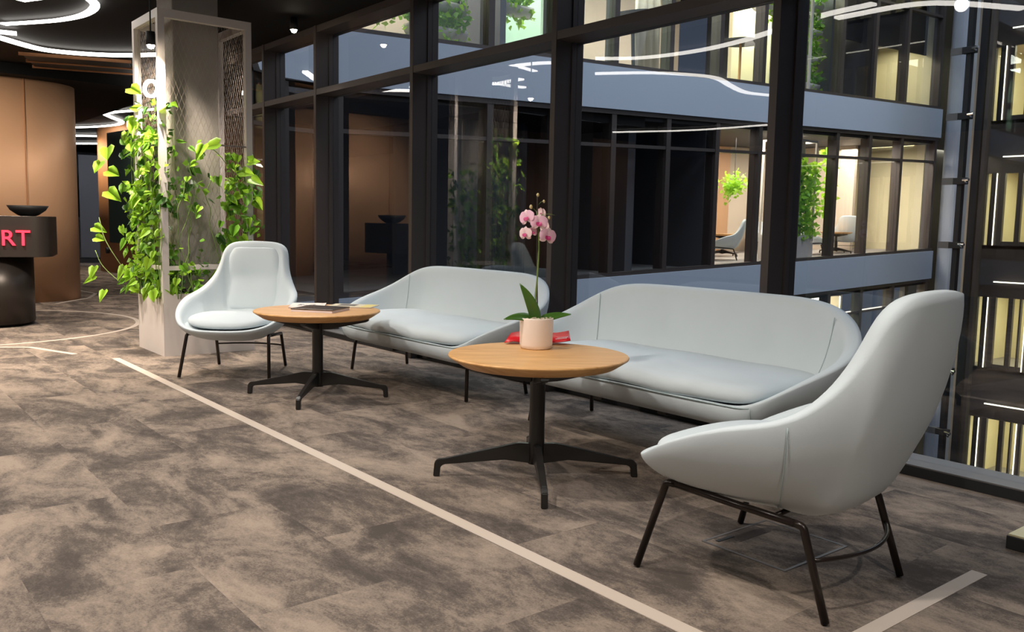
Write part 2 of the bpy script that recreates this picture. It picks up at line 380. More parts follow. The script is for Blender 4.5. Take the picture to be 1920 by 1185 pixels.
refl([(1570, 32), (1700, 8), (1790, 4), (1920, 14)], 'long white light line mirrored in the top of the right pane')

# spotlights
def spotlamp(loc, label, d):
    t = empty('spotlight', loc); tag(t, label, 'spotlight')
    bm = bmesh.new(); lathe(bm, [(0, .10), (.032, .10), (.036, 0), (.030, 0), (.028, .02), (0, .02)], 20); h = link('lamp_housing', bm, 'black', t, True)
    h.rotation_euler = d
    bm = bmesh.new(); lathe(bm, [(0, -.028), (.02, -.020), (.029, .0), (.02, .014), (0, .018)], 20); g = link('lamp_bulb', bm, 'lamp', h, True)
    bm = bmesh.new(); tube(bm, [(0, 0, .09), (0, 0, 2.93-loc[2])], .006, 8); link('drop_rod', bm, 'black', t)
    return t
spotlamp((-7.0, 2.085, 2.405), 'bright spotlight glaring beside the planter post', (.0, 0, 0))
spotlamp((-7.55, 3.50, 2.82), 'small warm spotlight on the ceiling near the glass wall', (0, 0, 0))

# ---------------------------------------------------------------- near glass wall
wg = empty('wall_glass', kind='structure')
Y0, Y1, YG = 3.79, 4.03, 3.97
mull = [(x-.070, .045) for x in (-8.887, -7.682, -5.98, -4.271, -2.603, -.90, .80, 2.50)]
for x, w in mull:
    bm = bmesh.new(); box(bm, x, x+w, Y0, Y1, .0, 2.93); box(bm, x-.006, x+w+.008, YG-.045, YG-.006, .05, 2.93)
    link('mullion', bm, 'frame', wg)
xs = [-9.95]+[m[0] for m in mull]+[4]
bx('plinth_rail', 'black', (-9.9, 4, 3.86, 4.08, 0, .046), wg)
bx('bottom_rail', 'rail', (-9.9, 4, 3.864, 4.08, .046, .052), wg)
bx('slab_edge', 'band', (-9.9, 4, 4.08, 4.2, -.73, .0), wg)
for i in range(len(xs)-1):
    a = xs[i]+(.045 if i else 0); b = xs[i+1]
    bx('transom', 'frame', (a, b, Y0+.003, Y1-.01, 2.292, 2.345), wg)
    bx('head_rail', 'frame', (a, b, Y0+.01, Y1, 2.87, 2.93), wg)
    bx('glass_pane', 'glass', (a, b, YG-.005, YG+.005, .052, 2.292), wg)
    bx('glass_pane', 'glass', (a, b, YG-.005, YG+.005, 2.345, 2.87), wg)
# curved corner of the glass wall
cor = [(-9.9, 3.97), (-10.6, 4.30), (-11.0, 4.95), (-11.1, 5.8)]
for i, (a, b) in enumerate(zip(cor, cor[1:])):
    def seg(name, m, off, w, z0, z1):
        A = Vector((*a, 0)); B = Vector((*b, 0)); t = (B-A).normalized(); n = Vector((-t.y, t.x, 0))
        bm = bmesh.new(); prism(bm, [tuple((A+n*(off-w/2))[:2]), tuple((B+n*(off-w/2))[:2]), tuple((B+n*(off+w/2))[:2]), tuple((A+n*(off+w/2))[:2])], z0, z1)
        link(name, bm, m, wg)
    seg('glass_pane', 'glass2', 0, .01, .08, 2.292); seg('transom', 'frame', 0, .07, 2.292, 2.345); seg('glass_pane', 'glass2', 0, .01, 2.345, 2.87)
    seg('bottom_rail', 'rail', 0, .07, 0, .08)
    bx('mullion', 'frame', (b[0]-.05, b[0]+.05, b[1]-.05, b[1]+.05, 0, 2.93), wg)

# ---------------------------------------------------------------- atrium and the facade across it
sh = lambda y: .036*max(0, y-5.0)
MY = [5.75, 7.15, 8.45, 9.75, 11.2, 12.65, 14.1, 15.5, 16.95, 18.43, 19.85, 21.35, 23.1]
def bandpath(name, lvl, parent):
    z1 = 3.68*lvl; z0 = z1-.73
    pth = [(-9.4, 4.12), (-10.0, 4.18), (-10.5, 4.42), (-10.83, 4.85), (-10.98, 5.3), (-11.0, 5.9)]+[(-11.0, y) for y in (10, 14, 18, 23.2)]
    bm = bmesh.new(); rows = []
    for i, p in enumerate(pth):
        a = Vector((*pth[max(i-1, 0)], 0)); b = Vector((*pth[min(i+1, len(pth)-1)], 0)); t = (b-a).normalized(); n = Vector((-t.y, t.x, 0))*.16
        q = Vector((*p, 0)); s = sh(p[1])
        rows.append([bm.verts.new((q.x, q.y, z0+s)), bm.verts.new((q.x, q.y, z1+s)), bm.verts.new((q.x+n.x, q.y+n.y, z1+s)), bm.verts.new((q.x+n.x, q.y+n.y, z0+s))])
    for A, B in zip(rows, rows[1:]):
        for k in range(4): bm.faces.new((A[k], A[(k+1) % 4], B[(k+1) % 4], B[k]))
    bm.faces.new(rows[0]); bm.faces.new(rows[-1][::-1])
    return link(name, bm, 'band', parent)
for lvl in (-2, -1, 0, 1, 2):
    w = empty('wall_atrium', kind='structure')
    if lvl != 0 or True: bandpath('spandrel', lvl, w)
    z = 3.68*lvl
    bx('slab', 'grey', (-16, -11.12, 5.9, 23.3, z-.45, z-.004), w, sh=sh)
    if lvl == 2: continue
    bx('slab_lining', 'black', (-16, -11.12, 5.9, 23.3, z+2.80, z+2.95), w, sh=sh)
    bx('floor_finish', 'floor2', (-16, -11.12, 5.9, 23.3, z-.004, z), w, sh=sh)
    for i, y in enumerate(MY):
        wd = .10
        bx('mullion', 'frame', (-11.28, -11.05, y-wd, y+wd*.2, z, z+2.95), w, sh=sh)
    for a, b in zip(MY, MY[1:]):
        bx('transom', 'frame', (-11.2, -11.06, a, b-.1, z+2.30, z+2.36), w, sh=sh)
        bx('glass_pane', 'glass2', (-11.135, -11.125, a, b-.1, z+.02, z+2.95), w, sh=sh)
    bx('sill', 'frame', (-11.2, -11.04, 5.75, 23.2, z, z+.07), w, sh=sh)
    bx('head', 'frame', (-11.2, -11.04, 5.75, 23.2, z+2.87, z+2.95), w, sh=sh)
# rooms behind the far facade: back walls and side walls
def room(lvl, y0, y1, m, xb=-14.6, zt=2.8, lamp=0, col=WARM):
    z = 3.68*lvl; w = empty('wall_far_room', kind='structure')
    bx('back_wall', m, (xb-.1, xb, y0, y1, z, z+zt), w, sh=sh)
    if lamp: lamp *= 2.2; area('far_room_lamp', (max((xb-11.2)/2, -12.3), (y0+y1)/2, z+sh((y0+y1)/2)+2.74), max(.4, min(1.4, abs(xb+11.2)*.5)), (y1-y0)*.8, lamp, col)
    return w
def cross(lvl, y, m, x0=-15, x1=-11.4):
    z = 3.68*lvl; bx('wall_far_cross', m, (x0, x1, y-.06, y+.06, z, z+2.8), kind='structure', sh=sh)
room(0, 12.0, 13.0, 'grey', -13.2)
room(0, 8.6, 14.0, 'grey', -14.2)
room(0, 14.0, 19.4, 'copper', -14.8, lamp=130)
cross(0, 14.05, 'grey', x1=-11.3)
room(0, 19.4, 22.2, 'beige', -14.8, lamp=75)
room(0, 22.2, 27.5, 'yellow', -13.6, lamp=110, col=(1, .92, .7))
cross(0, 21.9, 'beige', x1=-12.6); cross(0, 23.25, 'yellow')
# hall seen through the left panes at our level
# upper level
room(1, 5.9, 8.9, 'beige', -13.6, lamp=70, col=(1, .95, .8))
room(1, 8.9, 11.4, 'greenwall', -13.4, lamp=70, col=(.9, 1, .85))
room(1, 11.4, 13.5, 'greenwall', -14.6, lamp=60, col=(1, 1, .85))
room(1, 13.5, 16.9, 'beige', -14.6, lamp=45)
room(1, 16.9, 18.4, 'yellow', -13.0, lamp=60, col=(1, 1, .8))
room(1, 18.4, 19.8, 'grey', -13.6)
room(1, 19.8, 23.3, 'yellow', -12.9, lamp=0)
cross(1, 23.3, 'yellow'); cross(1, 18.5, 'grey'); cross(1, 8.9, 'grey')
z = 3.68
bx('dark_blind', 'black', (-11.6, -11.56, 18.45, 23.25, z+1.45, z+2.85), kind='structure', sh=sh)
cross(1, 20.1, 'grey', x0=-13, x1=-11.3)
area('far_wash_lamp', (-12.2, 21.4, 3.68+.62+1.72), .5, 3.0, 45, (1, .93, .72))
# lower level
room(-1, 14, 18.5, 'grey', -14.6); room(-1, 18.5, 20.2, 'beige', -13.4, lamp=60, col=(1, 1, .8)); room(-1, 20.2, 23.3, 'yellow', -13.6, lamp=60)
room(-2, 14, 23.3, 'grey', -14.6)
# curtains in the upper level: each pleated sheet its own piece
def curtain(y0, y1, lvl, x=-12.3, m='curtain', zt=2.7, label='', zb=.05):
    bm = bmesh.new(); n = int((y1-y0)/.035); rows = []
    for i in range(n+1):
        y = y0+(y1-y0)*i/n; xx = x+.035*math.sin(i*1.1)+.01*math.sin(i*.37)
        rows.append((bm.verts.new((xx, y, 3.68*lvl+zb+sh(y))), bm.verts.new((xx, y, 3.68*lvl+zt+sh(y)))))
    for a, b in zip(rows, rows[1:]): bm.faces.new((a[0], b[0], b[1], a[1]))
    o = link('curtain', bm, m, smooth=True); md = o.modifiers.new('thick', 'SOLIDIFY'); md.thickness = .006
    tag(o, label, 'curtain'); return o
curtain(12.9, 13.6, 1, label='pale curtain hanging in the upper floor window above the blue spandrel')
curtain(20.0, 20.7, 1, -12.4, label='cream curtain at the left end of the lit upper right window')
curtain(21.2, 21.9, 1, -12.4, label='cream curtain in the middle of the lit upper right window')
curtain(8.3, 9.9, 0, -11.9, 'grey', label='dark pleated curtain behind the glass left of the orchid')

# service shaft wall with lit lobbies at the right
SY = 27.2
ws = empty('wall_shaft', kind='structure')
for lvl in range(-3, 3):
    z = 3.63*lvl+.80
    bx('shaft_panel', 'frame', (-11.9, -4, SY, SY+.1, z+2.10, z+3.63), ws)
    bx('back_panel', 'yellow', (-11.8, -4, SY+2.9, SY+3, z, z+2.4), ws)
    bx('floor_panel', 'floor2', (-11.8, -4, SY, SY+3, z-.1, z), ws)
    bx('soffit_panel', 'beige', (-11.8, -4, SY+.1, SY+3, z+2.3, z+2.4), ws)
    bx('side_panel', 'yellow', (-11.85, -11.75, SY+.1, SY+3, z, z+2.4), ws)
    for x, w, m in ((-11.75, .31, 'black'), (-11.31, .14, 'black'), (-11.13, .20, 'frame'), (-10.58, .13, 'frame'), (-10.28, .05, 'frame'), (-10.08, .12, 'frame'), (-9.5, .1, 'frame'), (-8.6, .1, 'frame'), (-7.6, .1, 'frame'), (-6.4, .1, 'frame')):
        bx('lobby_post', m, (x, x+w, SY-.06, SY+.06, z, z+2.12), ws)
    for x in (-11.155, -10.10):
        bx('light_strip', 'lite', (x, x+.022, SY-.10, SY-.07, z, z+2.10), ws)
    bx('lobby_rail', 'frame', (-10.93, -10.1, SY-.02, SY+.02, z+.0, z+.12), ws)
    bx('ledge_light', 'lite', (-11.0, -4, SY-.16, SY-.13, z+2.55, z+2.585), ws)
    area('lobby_lamp', (-9.2, SY+1.5, z+2.25), 3.6, 1.6, 95, (1, .93, .62))
bx('shaft_side', 'black', (-11.95, -11.80, 23.4, SY, -12, 12), ws)
# rounded pale column beside the shaft, tan fin and dark steel posts
bm = bmesh.new(); prism(bm, rounded([(-11.02, 23.3), (-10.52, 23.3), (-10.52, 24.1), (-11.02, 24.1)], .22, 6), -12, 12)
pc = link('pillar', bm, 'pale', kind='structure')
post = empty('glazing_mast', (-9.38, 20.9, -12)); tag(post, 'tall black steel mast carrying glass clamps beside the pale column', 'mast')
bm = bmesh.new(); box(bm, -.055, .055, -.08, .08, 0, 24); link('mast_post', bm, 'black', post)
for k in range(18):
    zz = 1.01+k*1.48
    bm = bmesh.new(); box(bm, -.13, .17, -.13, .0, zz-.075, zz+.075, bev=.008); c = link('clamp', bm, 'black', post)
    bm = bmesh.new(); box(bm, -.40, -.13, -.10, -.07, zz-.08, zz+.08); link('clamp_plate', bm, 'rail', c)
    bm = bmesh.new(); tube(bm, [(.1, -.13, zz+.02), (.26, -.2, zz+.02)], .03, 8); tube(bm, [(.14, -.13, zz-.02), (.24, -.26, zz-.05)], .02, 8); link('clamp_bolt', bm, 'screw', c)
shaftg = empty('window_shaft', kind='structure')
bx('fin', 'beige', (-9.44, -9.32, 21.4, 21.44, -12, 12), shaftg)
bx('post', 'black', (-9.30, -9.14, 21.2, 21.3, -12, 12), shaftg)
bx('post', 'frame', (-9.10, -9.02, 21.2, 21.4, -12, 12), shaftg)
bx('glass_pane', 'glass2', (-9.0, -5.0, 21.3, 21.31, -12, 12), shaftg)
bx('wall_atrium_far', 'black', (-4, 12, SY, SY+.2, -12, 12), kind='structure')
bx('wall_atrium_base', 'black', (-11, 12, 4.2, SY, -12.2, -12), kind='structure')

# ---------------------------------------------------------------- leaves
def leafmesh(name, m, s=1.0, long=1.0):
    bm = bmesh.new()
    out = [(0, 0, 0), (.28, -.16, .02), (.52, .12, .05), (.42, .55, .03), (0, 1.15*long, -.10)]
    mid = [(0, .02, -.03), (0, .35, -.06), (0, .75*long, -.08)]
    L = [bm.verts.new((-x*s, y*s, z*s)) for x, y, z in out[1:4]]; Rr = [bm.verts.new((x*s, y*s, z*s)) for x, y, z in out[1:4]]
    md = [bm.verts.new((x*s, y*s, z*s)) for x, y, z in mid]; tip = bm.verts.new((0, out[4][1]*s, out[4][2]*s))
    for q in (L, Rr):
        bm.faces.new((md[0], q[0], q[1])); bm.faces.new((md[0], q[1], md[1])); bm.faces.new((md[1], q[1], q[2])); bm.faces.new((md[1], q[2], md[2])); bm.faces.new((md[2], q[2], tip))
    me = bpy.data.meshes.new(name); bm.to_mesh(me); bm.free(); me.materials.append(M[m])
    for p in me.polygons: p.use_smooth = True
    return me
LM = [leafmesh('leaf', 'leaf'), leafmesh('leaf', 'leaf2'), leafmesh('leaf', 'leaf3'), leafmesh('leaf', 'leaf', long=1.35)]
def place_leaf(me, p, nrm, size, parent, droop=.5):
    n = Vector(nrm).normalized(); dn = Vector((rnd.uniform(-.9, .9), rnd.uniform(-.9, .9), -droop-rnd.random()*.6))
    y = (dn - n*dn.dot(n)); y = y.normalized() if y.length > .01 else Vector((0, 0, -1)); x = y.cross(n).normalized()
    mt = Matrix((x, y, n)).transposed().to_4x4()
    o = bpy.data.objects.new('leaf', me); COL.objects.link(o); o.parent = parent
    o.matrix_local = Matrix.Translation(p) @ mt @ Matrix.Scale(size, 4); return o
def foliage(name, parent, pts, size, m, kind='stuff'):
    """many leaves joined into one mesh"""
    bm = bmesh.new()
    for p in pts:
        s = size*rnd.uniform(.7, 1.3); n = Vector((rnd.uniform(-1, 1), rnd.uniform(-1, 1), rnd.uniform(.1, 1))).normalized()
        y = n.orthogonal().normalized(); y.rotate(Matrix.Rotation(rnd.random()*6.28, 3, n)); x = y.cross(n); P = Vector(p)
        v = [bm.verts.new(P+q) for q in (Vector((0, 0, 0)), x*s*.45+y*s*.35, y*s*1.1-n*s*.1, -x*s*.45+y*s*.35)]; c = bm.verts.new(P+y*s*.45-n*s*.08)
        for k in range(4): bm.faces.new((v[k], v[(k+1) % 4], c))
    return link(name, bm, m, parent, True, kind=kind)

# ---------------------------------------------------------------- planter around the concrete column
PX0, PX1, PYa, PYb = -7.79, -7.11, 2.17, 2.92
PXo, PYo = PX0, PYa
bm = bmesh.new(); box(bm, -7.70, -7.31, 2.345, 2.72, .52, 2.93, bev=.01)
link('pillar', bm, 'concrete', kind='structure')
pl = empty('planter', ((PX0+PX1)/2, (PYa+PYb)/2, 0)); tag(pl, 'white box planter with a tall frame and wire net around the concrete column', 'planter')
def ploc(b): cx, cy = pl.location.x, pl.location.y; return (b[0]-cx, b[1]-cx, b[2]-cy, b[3]-cy, b[4], b[5])
bm = bmesh.new(); t = .025
for b in ((PX0, PX1, PYa, PYa+t, .0, .5), (PX0, PX1, PYb-t, PYb, .0, .5), (PX0, PX0+t, PYa+t, PYb-t, .0, .5), (PX1-t, PX1, PYa+t, PYb-t, .0, .5), (PX0+t, PX1-t, PYa+t, PYb-t, .0, .03)):
    box(bm, *ploc(b))
link('planter_box', bm, 'white', pl)
bx('soil', 'twig', ploc((PX0+t, PX1-t, PYa+t, PYb-t, .40, .45)), pl)
pw = .052
for x in (PX0, PX1-pw):
    for y in (PYa, PYb-pw): bx('post', 'white', ploc((x, x+pw, y, y+pw, .5, 2.72)), pl)
for b in ((PX0+pw, PX1-pw, PYa, PYa+pw, 2.655, 2.72), (PX0+pw, PX1-pw, PYb-pw, PYb, 2.655, 2.72), (PX0, PX0+pw, PYa+pw, PYb-pw, 2.655, 2.72), (PX1-pw, PX1, PYa+pw, PYb-pw, 2.655, 2.72)):
    bx('top_rail', 'white', ploc(b), pl)
bx('cross_bar', 'white', ploc((PX1-.02, PX1-.002, PYa+pw, PYa+.28, .69, .725)), pl)
bx('cross_bar', 'white', ploc((PX1-.014, PX1+.004, PYa+.26, PYb-pw, .695, .735)), pl)
bx('cross_bar', 'white', ploc((PX0+pw, PX1-pw, PYa+.002, PYa+.016, .69, .725)), pl)
bx('cross_bar', 'wire', ploc((PX1-.012, PX1-.004, 2.60, PYb-pw, 1.70, 1.712)), pl)
def net(face, parent, z0=.52, z1=2.655):
    bm = bmesh.new()
    if face == 'x': a0, a1 = PYa+pw, PYb-pw
    elif face == 'xb': a0, a1 = PYa+pw, PYb-pw
    else: a0, a1 = PX0+pw, PX1-pw
    w = a1-a0; slope = 2.6; step = .034
    for sgn in (1, -1):
        k = -w*slope
        while k < (z1-z0):
            # line: z = z0 + k + slope*(a-a0) for sgn=1, mirrored otherwise
            ta = max(0, -k/slope); tb = min(w, (z1-z0-k)/slope)
            if tb > ta:
                P = []
                for t_ in (ta, tb):
                    a = a0+t_ if sgn == 1 else a1-t_; zz = z0+k+slope*t_
                    cx, cy = pl.location.x, pl.location.y
                    P.append({'x': (PX1-.03-cx, a-cy, zz), 'xb': (PX0+.02-cx, a-cy, zz), 'y': (a-cx, PYa+.03-cy, zz), 'yb': (a-cx, PYb-.03-cy, zz)}[face])
                tube(bm, P, .0011, 3, cap=False)
            k += step*slope*1.25
    return link('wire_net', bm, 'wire', parent, kind='stuff')
for f in ('x', 'y', 'xb', 'yb'): net(f, pl)
vine = empty('climbing_vine', (PX0+.1, PYa+.1, .45)); tag(vine, 'bright green heart-leaved vine climbing the wire net of the white planter', 'plant')
vo = Vector(vine.location)
stems = []
for k in range(16):
    side = k % 2
    if side == 0: x, y = rnd.uniform(PX0+.02, PX1-.05), PYa-.005
    else: x, y = PX1+.005, rnd.choice([rnd.uniform(PYa+.1, PYa+.3), rnd.uniform(PYa+.45, PYb-.04)])
    z = .46; pts = [Vector((x, y, z))]; H = rnd.uniform(1.1, 1.95) if side == 0 else rnd.uniform(.8, 1.6)
    while z < H:
        z += .12; x += rnd.uniform(-.06, .06)*(1 if side == 0 else .2); y += rnd.uniform(-.05, .05)*(1 if side else .2)
        x = max(PX0-.12, min(PX1+.03, x)); y = max(PYa-.05, min(PYb, y)); pts.append(Vector((x, y, z)))
    stems.append(pts)
    bm = bmesh.new(); tube(bm, [p-vo for p in catmull(pts, 30)], .0035, 5); link('stem', bm, 'stem', vine, True)
for (a, b, c) in (((-7.85, 2.1, .62), (-8.02, 1.98, .9), (-8.10, 1.95, 1.1)), ((-7.85, 2.1, .5), (-8.0, 1.95, .68), (-8.05, 1.9, .82)), ((-7.2, 2.5, 1.7), (-7.08, 2.6, 1.65), (-7.05, 2.75, 1.45))):
    bm = bmesh.new(); tube(bm, [p-vo for p in catmull([a, b, c], 12)], .0035, 5); link('stem', bm, 'stem', vine, True)
cnt = 0
def leafspot():
    r = rnd.random()
    if r < .62:   # front-left face
        x = rnd.uniform(PX0-.13, PX1+.02); z = .50+1.30*rnd.random()**1.15
        if rnd.random() < .14: z = rnd.uniform(1.6, 2.05)
        return Vector((x, PYa+rnd.uniform(-.10, .05), z)), Vector((.35, -1, rnd.uniform(.0, .9)))
    y = rnd.choice([rnd.uniform(PYa, PYa+.30), rnd.uniform(PYa+.42, PYb+.02), rnd.uniform(PYa+.50, PYb+.03)])
    z = .50+1.15*rnd.random()**1.1
    if y < PYa+.35: z = rnd.choice([rnd.uniform(1.2, 1.72), rnd.uniform(.5, .75), z])
    return Vector((PX1+rnd.uniform(-.10, .07), y, z)), Vector((1, -.35, rnd.uniform(0, .9)))
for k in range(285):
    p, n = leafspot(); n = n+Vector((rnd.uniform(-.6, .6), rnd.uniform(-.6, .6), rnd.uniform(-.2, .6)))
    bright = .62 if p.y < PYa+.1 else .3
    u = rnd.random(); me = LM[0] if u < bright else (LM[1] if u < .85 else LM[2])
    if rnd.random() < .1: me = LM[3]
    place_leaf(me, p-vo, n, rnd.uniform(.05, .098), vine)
for p, s in (((-8.05, 2.02, 1.70), .13), ((-7.98, 2.0, 1.50), .12), ((-8.12, 1.98, 1.58), .11), ((-8.0, 2.0, 1.33), .13), ((-7.62, 2.10, 2.16), .12), ((-7.45, 2.12, 1.98), .09), ((-7.6, 2.12, 1.92), .09), ((-8.16, 1.92, 1.02), .10), ((-8.12, 1.92, .93), .09), ((-8.1, 1.9, .68), .09), ((-8.08, 1.9, .60), .08), ((-8.0, 1.95, .48), .08),
             ((-7.06, 2.62, 1.72), .13), ((-7.08, 2.50, 1.70), .11), ((-7.06, 2.80, 1.50), .11), ((-7.06, 2.88, 1.45), .10), ((-7.06, 2.86, 1.58), .09)):
    place_leaf(LM[3] if rnd.random() < .6 else LM[0], Vector(p)-vo, (.6, -.7, .7), s, vine, .2)
def spts(n, fn): return [fn() for _ in range(n)]
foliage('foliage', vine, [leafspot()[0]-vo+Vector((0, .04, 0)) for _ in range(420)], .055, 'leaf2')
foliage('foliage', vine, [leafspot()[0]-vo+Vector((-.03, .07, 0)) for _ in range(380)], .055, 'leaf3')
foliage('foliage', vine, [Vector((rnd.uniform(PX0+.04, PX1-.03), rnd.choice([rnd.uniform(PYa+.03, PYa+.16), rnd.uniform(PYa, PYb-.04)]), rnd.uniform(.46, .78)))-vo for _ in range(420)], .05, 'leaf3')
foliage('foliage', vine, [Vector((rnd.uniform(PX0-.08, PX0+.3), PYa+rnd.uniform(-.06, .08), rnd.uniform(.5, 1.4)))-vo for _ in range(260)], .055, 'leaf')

# ---------------------------------------------------------------- reception desk, sign, bowl
U = Vector((.627, .779, 0)).normalized(); V = Vector((-.779, .627, 0)).normalized()
desk = empty('reception_desk', (-10.11, 1.32, 0), math.radians(75)); tag(desk, 'dark rounded reception desk with red glowing letters in front of the copper wall', 'desk')
def rr(x0, x1, y0, y1, r, n=8): return rounded([(x0, y0), (x1, y0), (x1, y1), (x0, y1)], r, n)
bm = bmesh.new(); prism(bm, rr(-1.4, .66, -.42, .62, .22, 12), .70, 1.10); bmesh.ops.bevel(bm, geom=[e for e in bm.edges if abs(e.verts[0].co.z-e.verts[1].co.z) < 1e-5], offset=.008, segments=2, affect='EDGES')
dt = link('desk_top', bm, 'drum', desk, True)
for p in dt.data.polygons: p.use_smooth = abs(p.normal.z) < .5
bm = bmesh.new(); prism(bm, rr(-1.2, .46, -.36, .50, .42, 12), .03, .70); b_ = link('desk_base', bm, 'drum', desk)
for p in b_.data.polygons: p.use_smooth = abs(p.normal.z) < .5
bm = bmesh.new(); prism(bm, rr(-1.1, .36, -.28, .42, .36, 8), 0, .03); link('desk_plinth', bm, 'black', desk)
def text_mesh(s, size, ext):
    c = bpy.data.curves.new('t', 'FONT'); c.body = s; c.size = size; c.extrude = ext; c.offset = .001
    o = bpy.data.objects.new('t', c); COL.objects.link(o); dg = bpy.context.evaluated_depsgraph_get(); dg.update()
    me = bpy.data.meshes.new_from_object(o.evaluated_get(dg)); COL.objects.unlink(o); bpy.data.objects.remove(o); return me
for ch, xx in (('R', .228), ('T', .358)):
    me = text_mesh(ch, .212, .012); me.materials.clear(); me.materials.append(M['red_led'])
    o = bpy.data.objects.new('letter', me); COL.objects.link(o); o.parent = desk; o.location = (xx, -.43, .815); o.rotation_euler = (PI/2, 0, 0); o['label'] = 'red glowing letter ' + ch
bowl = bmesh.new(); lathe(bowl, [(0, 0), (.07, 0), (.10, .012), (.165, .06), (.195, .108), (.188, .108), (.155, .062), (.09, .02), (0, .016)], 40)
bo = link('bowl', bowl, 'black', None, True, loc=(-10.24, 1.78, 1.10)); tag(bo, 'wide black bowl standing on the reception desk', 'bowl')

# ---------------------------------------------------------------- upholstered shells
PROF = [(0, 0), (.35, .0), (.58, .05), (.69, .15), (.78, .295), (.87, .43), (.94, .60), (.99, .78), (1.005, .92)]
FULL = [(0, 0), (.6, .0), (.86, .0), (.93, .08), (.965, .25), (.985, .42), (1.0, .6), (1.005, .78), (1.005, .92)]
def hprof(v, k):
    def f(P):
        for (h0, v0), (h1, v1) in zip(P[1:], P[2:]):
            if v <= v1 and v1 > v0: return h0+(h1-h0)*max(0, (v-v0))/(v1-v0)
        return 1.0
    return f(PROF)*(1-k)+f(FULL)*k
PROFS = [(0, 0), (.30, .03), (.50, .11), (.66, .23), (.78, .37), (.87, .51), (.94, .67), (.985, .83), (1.0, .95)]
def shell(rim_half, z0, zs, L, n=30, t0=.045, t1=.075, zfull=.42, kmax=.85, cx=0.0):
    """closed upholstered bucket lofted from a rim curve; crisp outer rim edge"""
    R_ = catmull(rim_half, n); rim = R_+[Vector((p.x, -p.y, p.z)) for p in R_[-2:0:-1]]; N = len(rim)
    cols = []; outs = []
    for p in rim:
        c = Vector((cx, max(-L, min(L, p.y*.999)), z0)); d = Vector((p.x-c.x, p.y-c.y, 0)); D = d.length; u = d.normalized()
        k = max(0, min(1, (zfull-p.z)/.06))*kmax; Hh = p.z-z0; sd = max(0, min(1, (u.x+.85)/.35))
        base = [(a[0]*(1-sd)+b[0]*sd, a[1]*(1-sd)+b[1]*sd) for a, b in zip(PROF, PROFS)]
        prof = [(a[0]*(1-k)+b[0]*k, a[1]*(1-k)+b[1]*k) for a, b in zip(base, FULL)]
        def hp(v):
            for (h0, v0), (h1, v1) in zip(prof[1:], prof[2:]):
                if v <= v1 and v1 > v0: return h0+(h1-h0)*max(0, (v-v0))/(v1-v0)
            return 1.0
        col = [c+u*D*h+Vector((0, 0, v*Hh)) for h, v in prof]
        outs.append(list(col))
        t = t0+(t1-t0)*max(0, min(1, (p.z-.40)/.3))
        col.append(c+u*D+Vector((0, 0, Hh)))
        col.append(c+u*(D-.5*t)+Vector((0, 0, Hh+.008)))
        col.append(c+u*(D-.93*t)+Vector((0, 0, Hh*1.0-.004)))
        fz = min(zs, p.z-.012)
        for j in (1, 2, 3, 4, 5, 6):
            z = p.z-.03-(p.z-.03-fz)*j/6 if p.z-.03 > fz else fz
            h = hp((z-z0)/Hh); col.append(Vector((c.x, c.y, 0))+u*max(.35*D, D*h-t*(1+.15*(j/6)))+Vector((0, 0, z)))
        q = col[-1]
        col.append(Vector((c.x+(q.x-c.x)*.55, c.y+(q.y-c.y)*.55, fz-.004))); col.append(Vector((c.x+(q.x-c.x)*.12, c.y+(q.y-c.y)*.12, min(zs, .35)-.01)))
        cols.append(col)
    bm = bmesh.new(); vs = [[bm.verts.new(q) for q in col[1:]] for col in cols]
    m = len(vs[0]); cr = bm.edges.layers.float.new('crease_edge')
    for i in range(N):
        a, b = vs[i], vs[(i+1) % N]
        for j in range(m-1): bm.faces.new((a[j], b[j], b[j+1], a[j+1]))
    for i in range(N):
        for j, w in ((8, .8),):
            e = bm.edges.get((vs[i][j], vs[(i+1) % N][j]))
            if e: e[cr] = w
    bm.faces.new([v[0] for v in vs][::-1]); bm.faces.new([v[-1] for v in vs])
    return bm, outs, cols
def cushion(bm, x0, x1, hw, z0, z1, nx=16, ny=24, bulge=.5, n=4.0, zfun=None, cut=0):
    """soft pad, superelliptic footprint"""
    cx, hx = (x0+x1)/2, (x1-x0)/2; rows = []; zc, hz = (z0+z1)/2, (z1-z0)/2
    prof = [(0, 1.0), (.45, .99), (.75, .93), (.9, .78), (.97, .5), (1.0, .0), (.985, -.55), (.93, -.9), (.8, -1), (.0, -1)]
    K = 72
    for r, zz in prof:
        row = []
        for k in range(K):
            a = 2*PI*k/K; ca, sa = math.cos(a), math.sin(a); q = (abs(ca)**n+abs(sa)**n)**(-1/n)
            x = cx+hx*r*ca*q; y = hw*r*sa*q; z = zc+hz*zz+(zfun(x, y) if zfun else 0)
            row.append((x, y, z))
        rows.append(row)
    V0 = bm.verts.new((cx, 0, rows[0][0][2])); R2 = [[bm.verts.new(p) for p in row] for row in rows[1:-1]]; V1 = bm.verts.new((cx, 0, zc-hz))
    for k in range(K):
        bm.faces.new((V0, R2[0][k], R2[0][(k+1) % K])); bm.faces.new((V1, R2[-1][(k+1) % K], R2[-1][k]))
        for A, B in zip(R2, R2[1:]): bm.faces.new((A[k], B[k], B[(k+1) % K], A[(k+1) % K]))
def sub(o, n=1):
    md = o.modifiers.new('sub', 'SUBSURF'); md.levels = n; md.render_levels = n

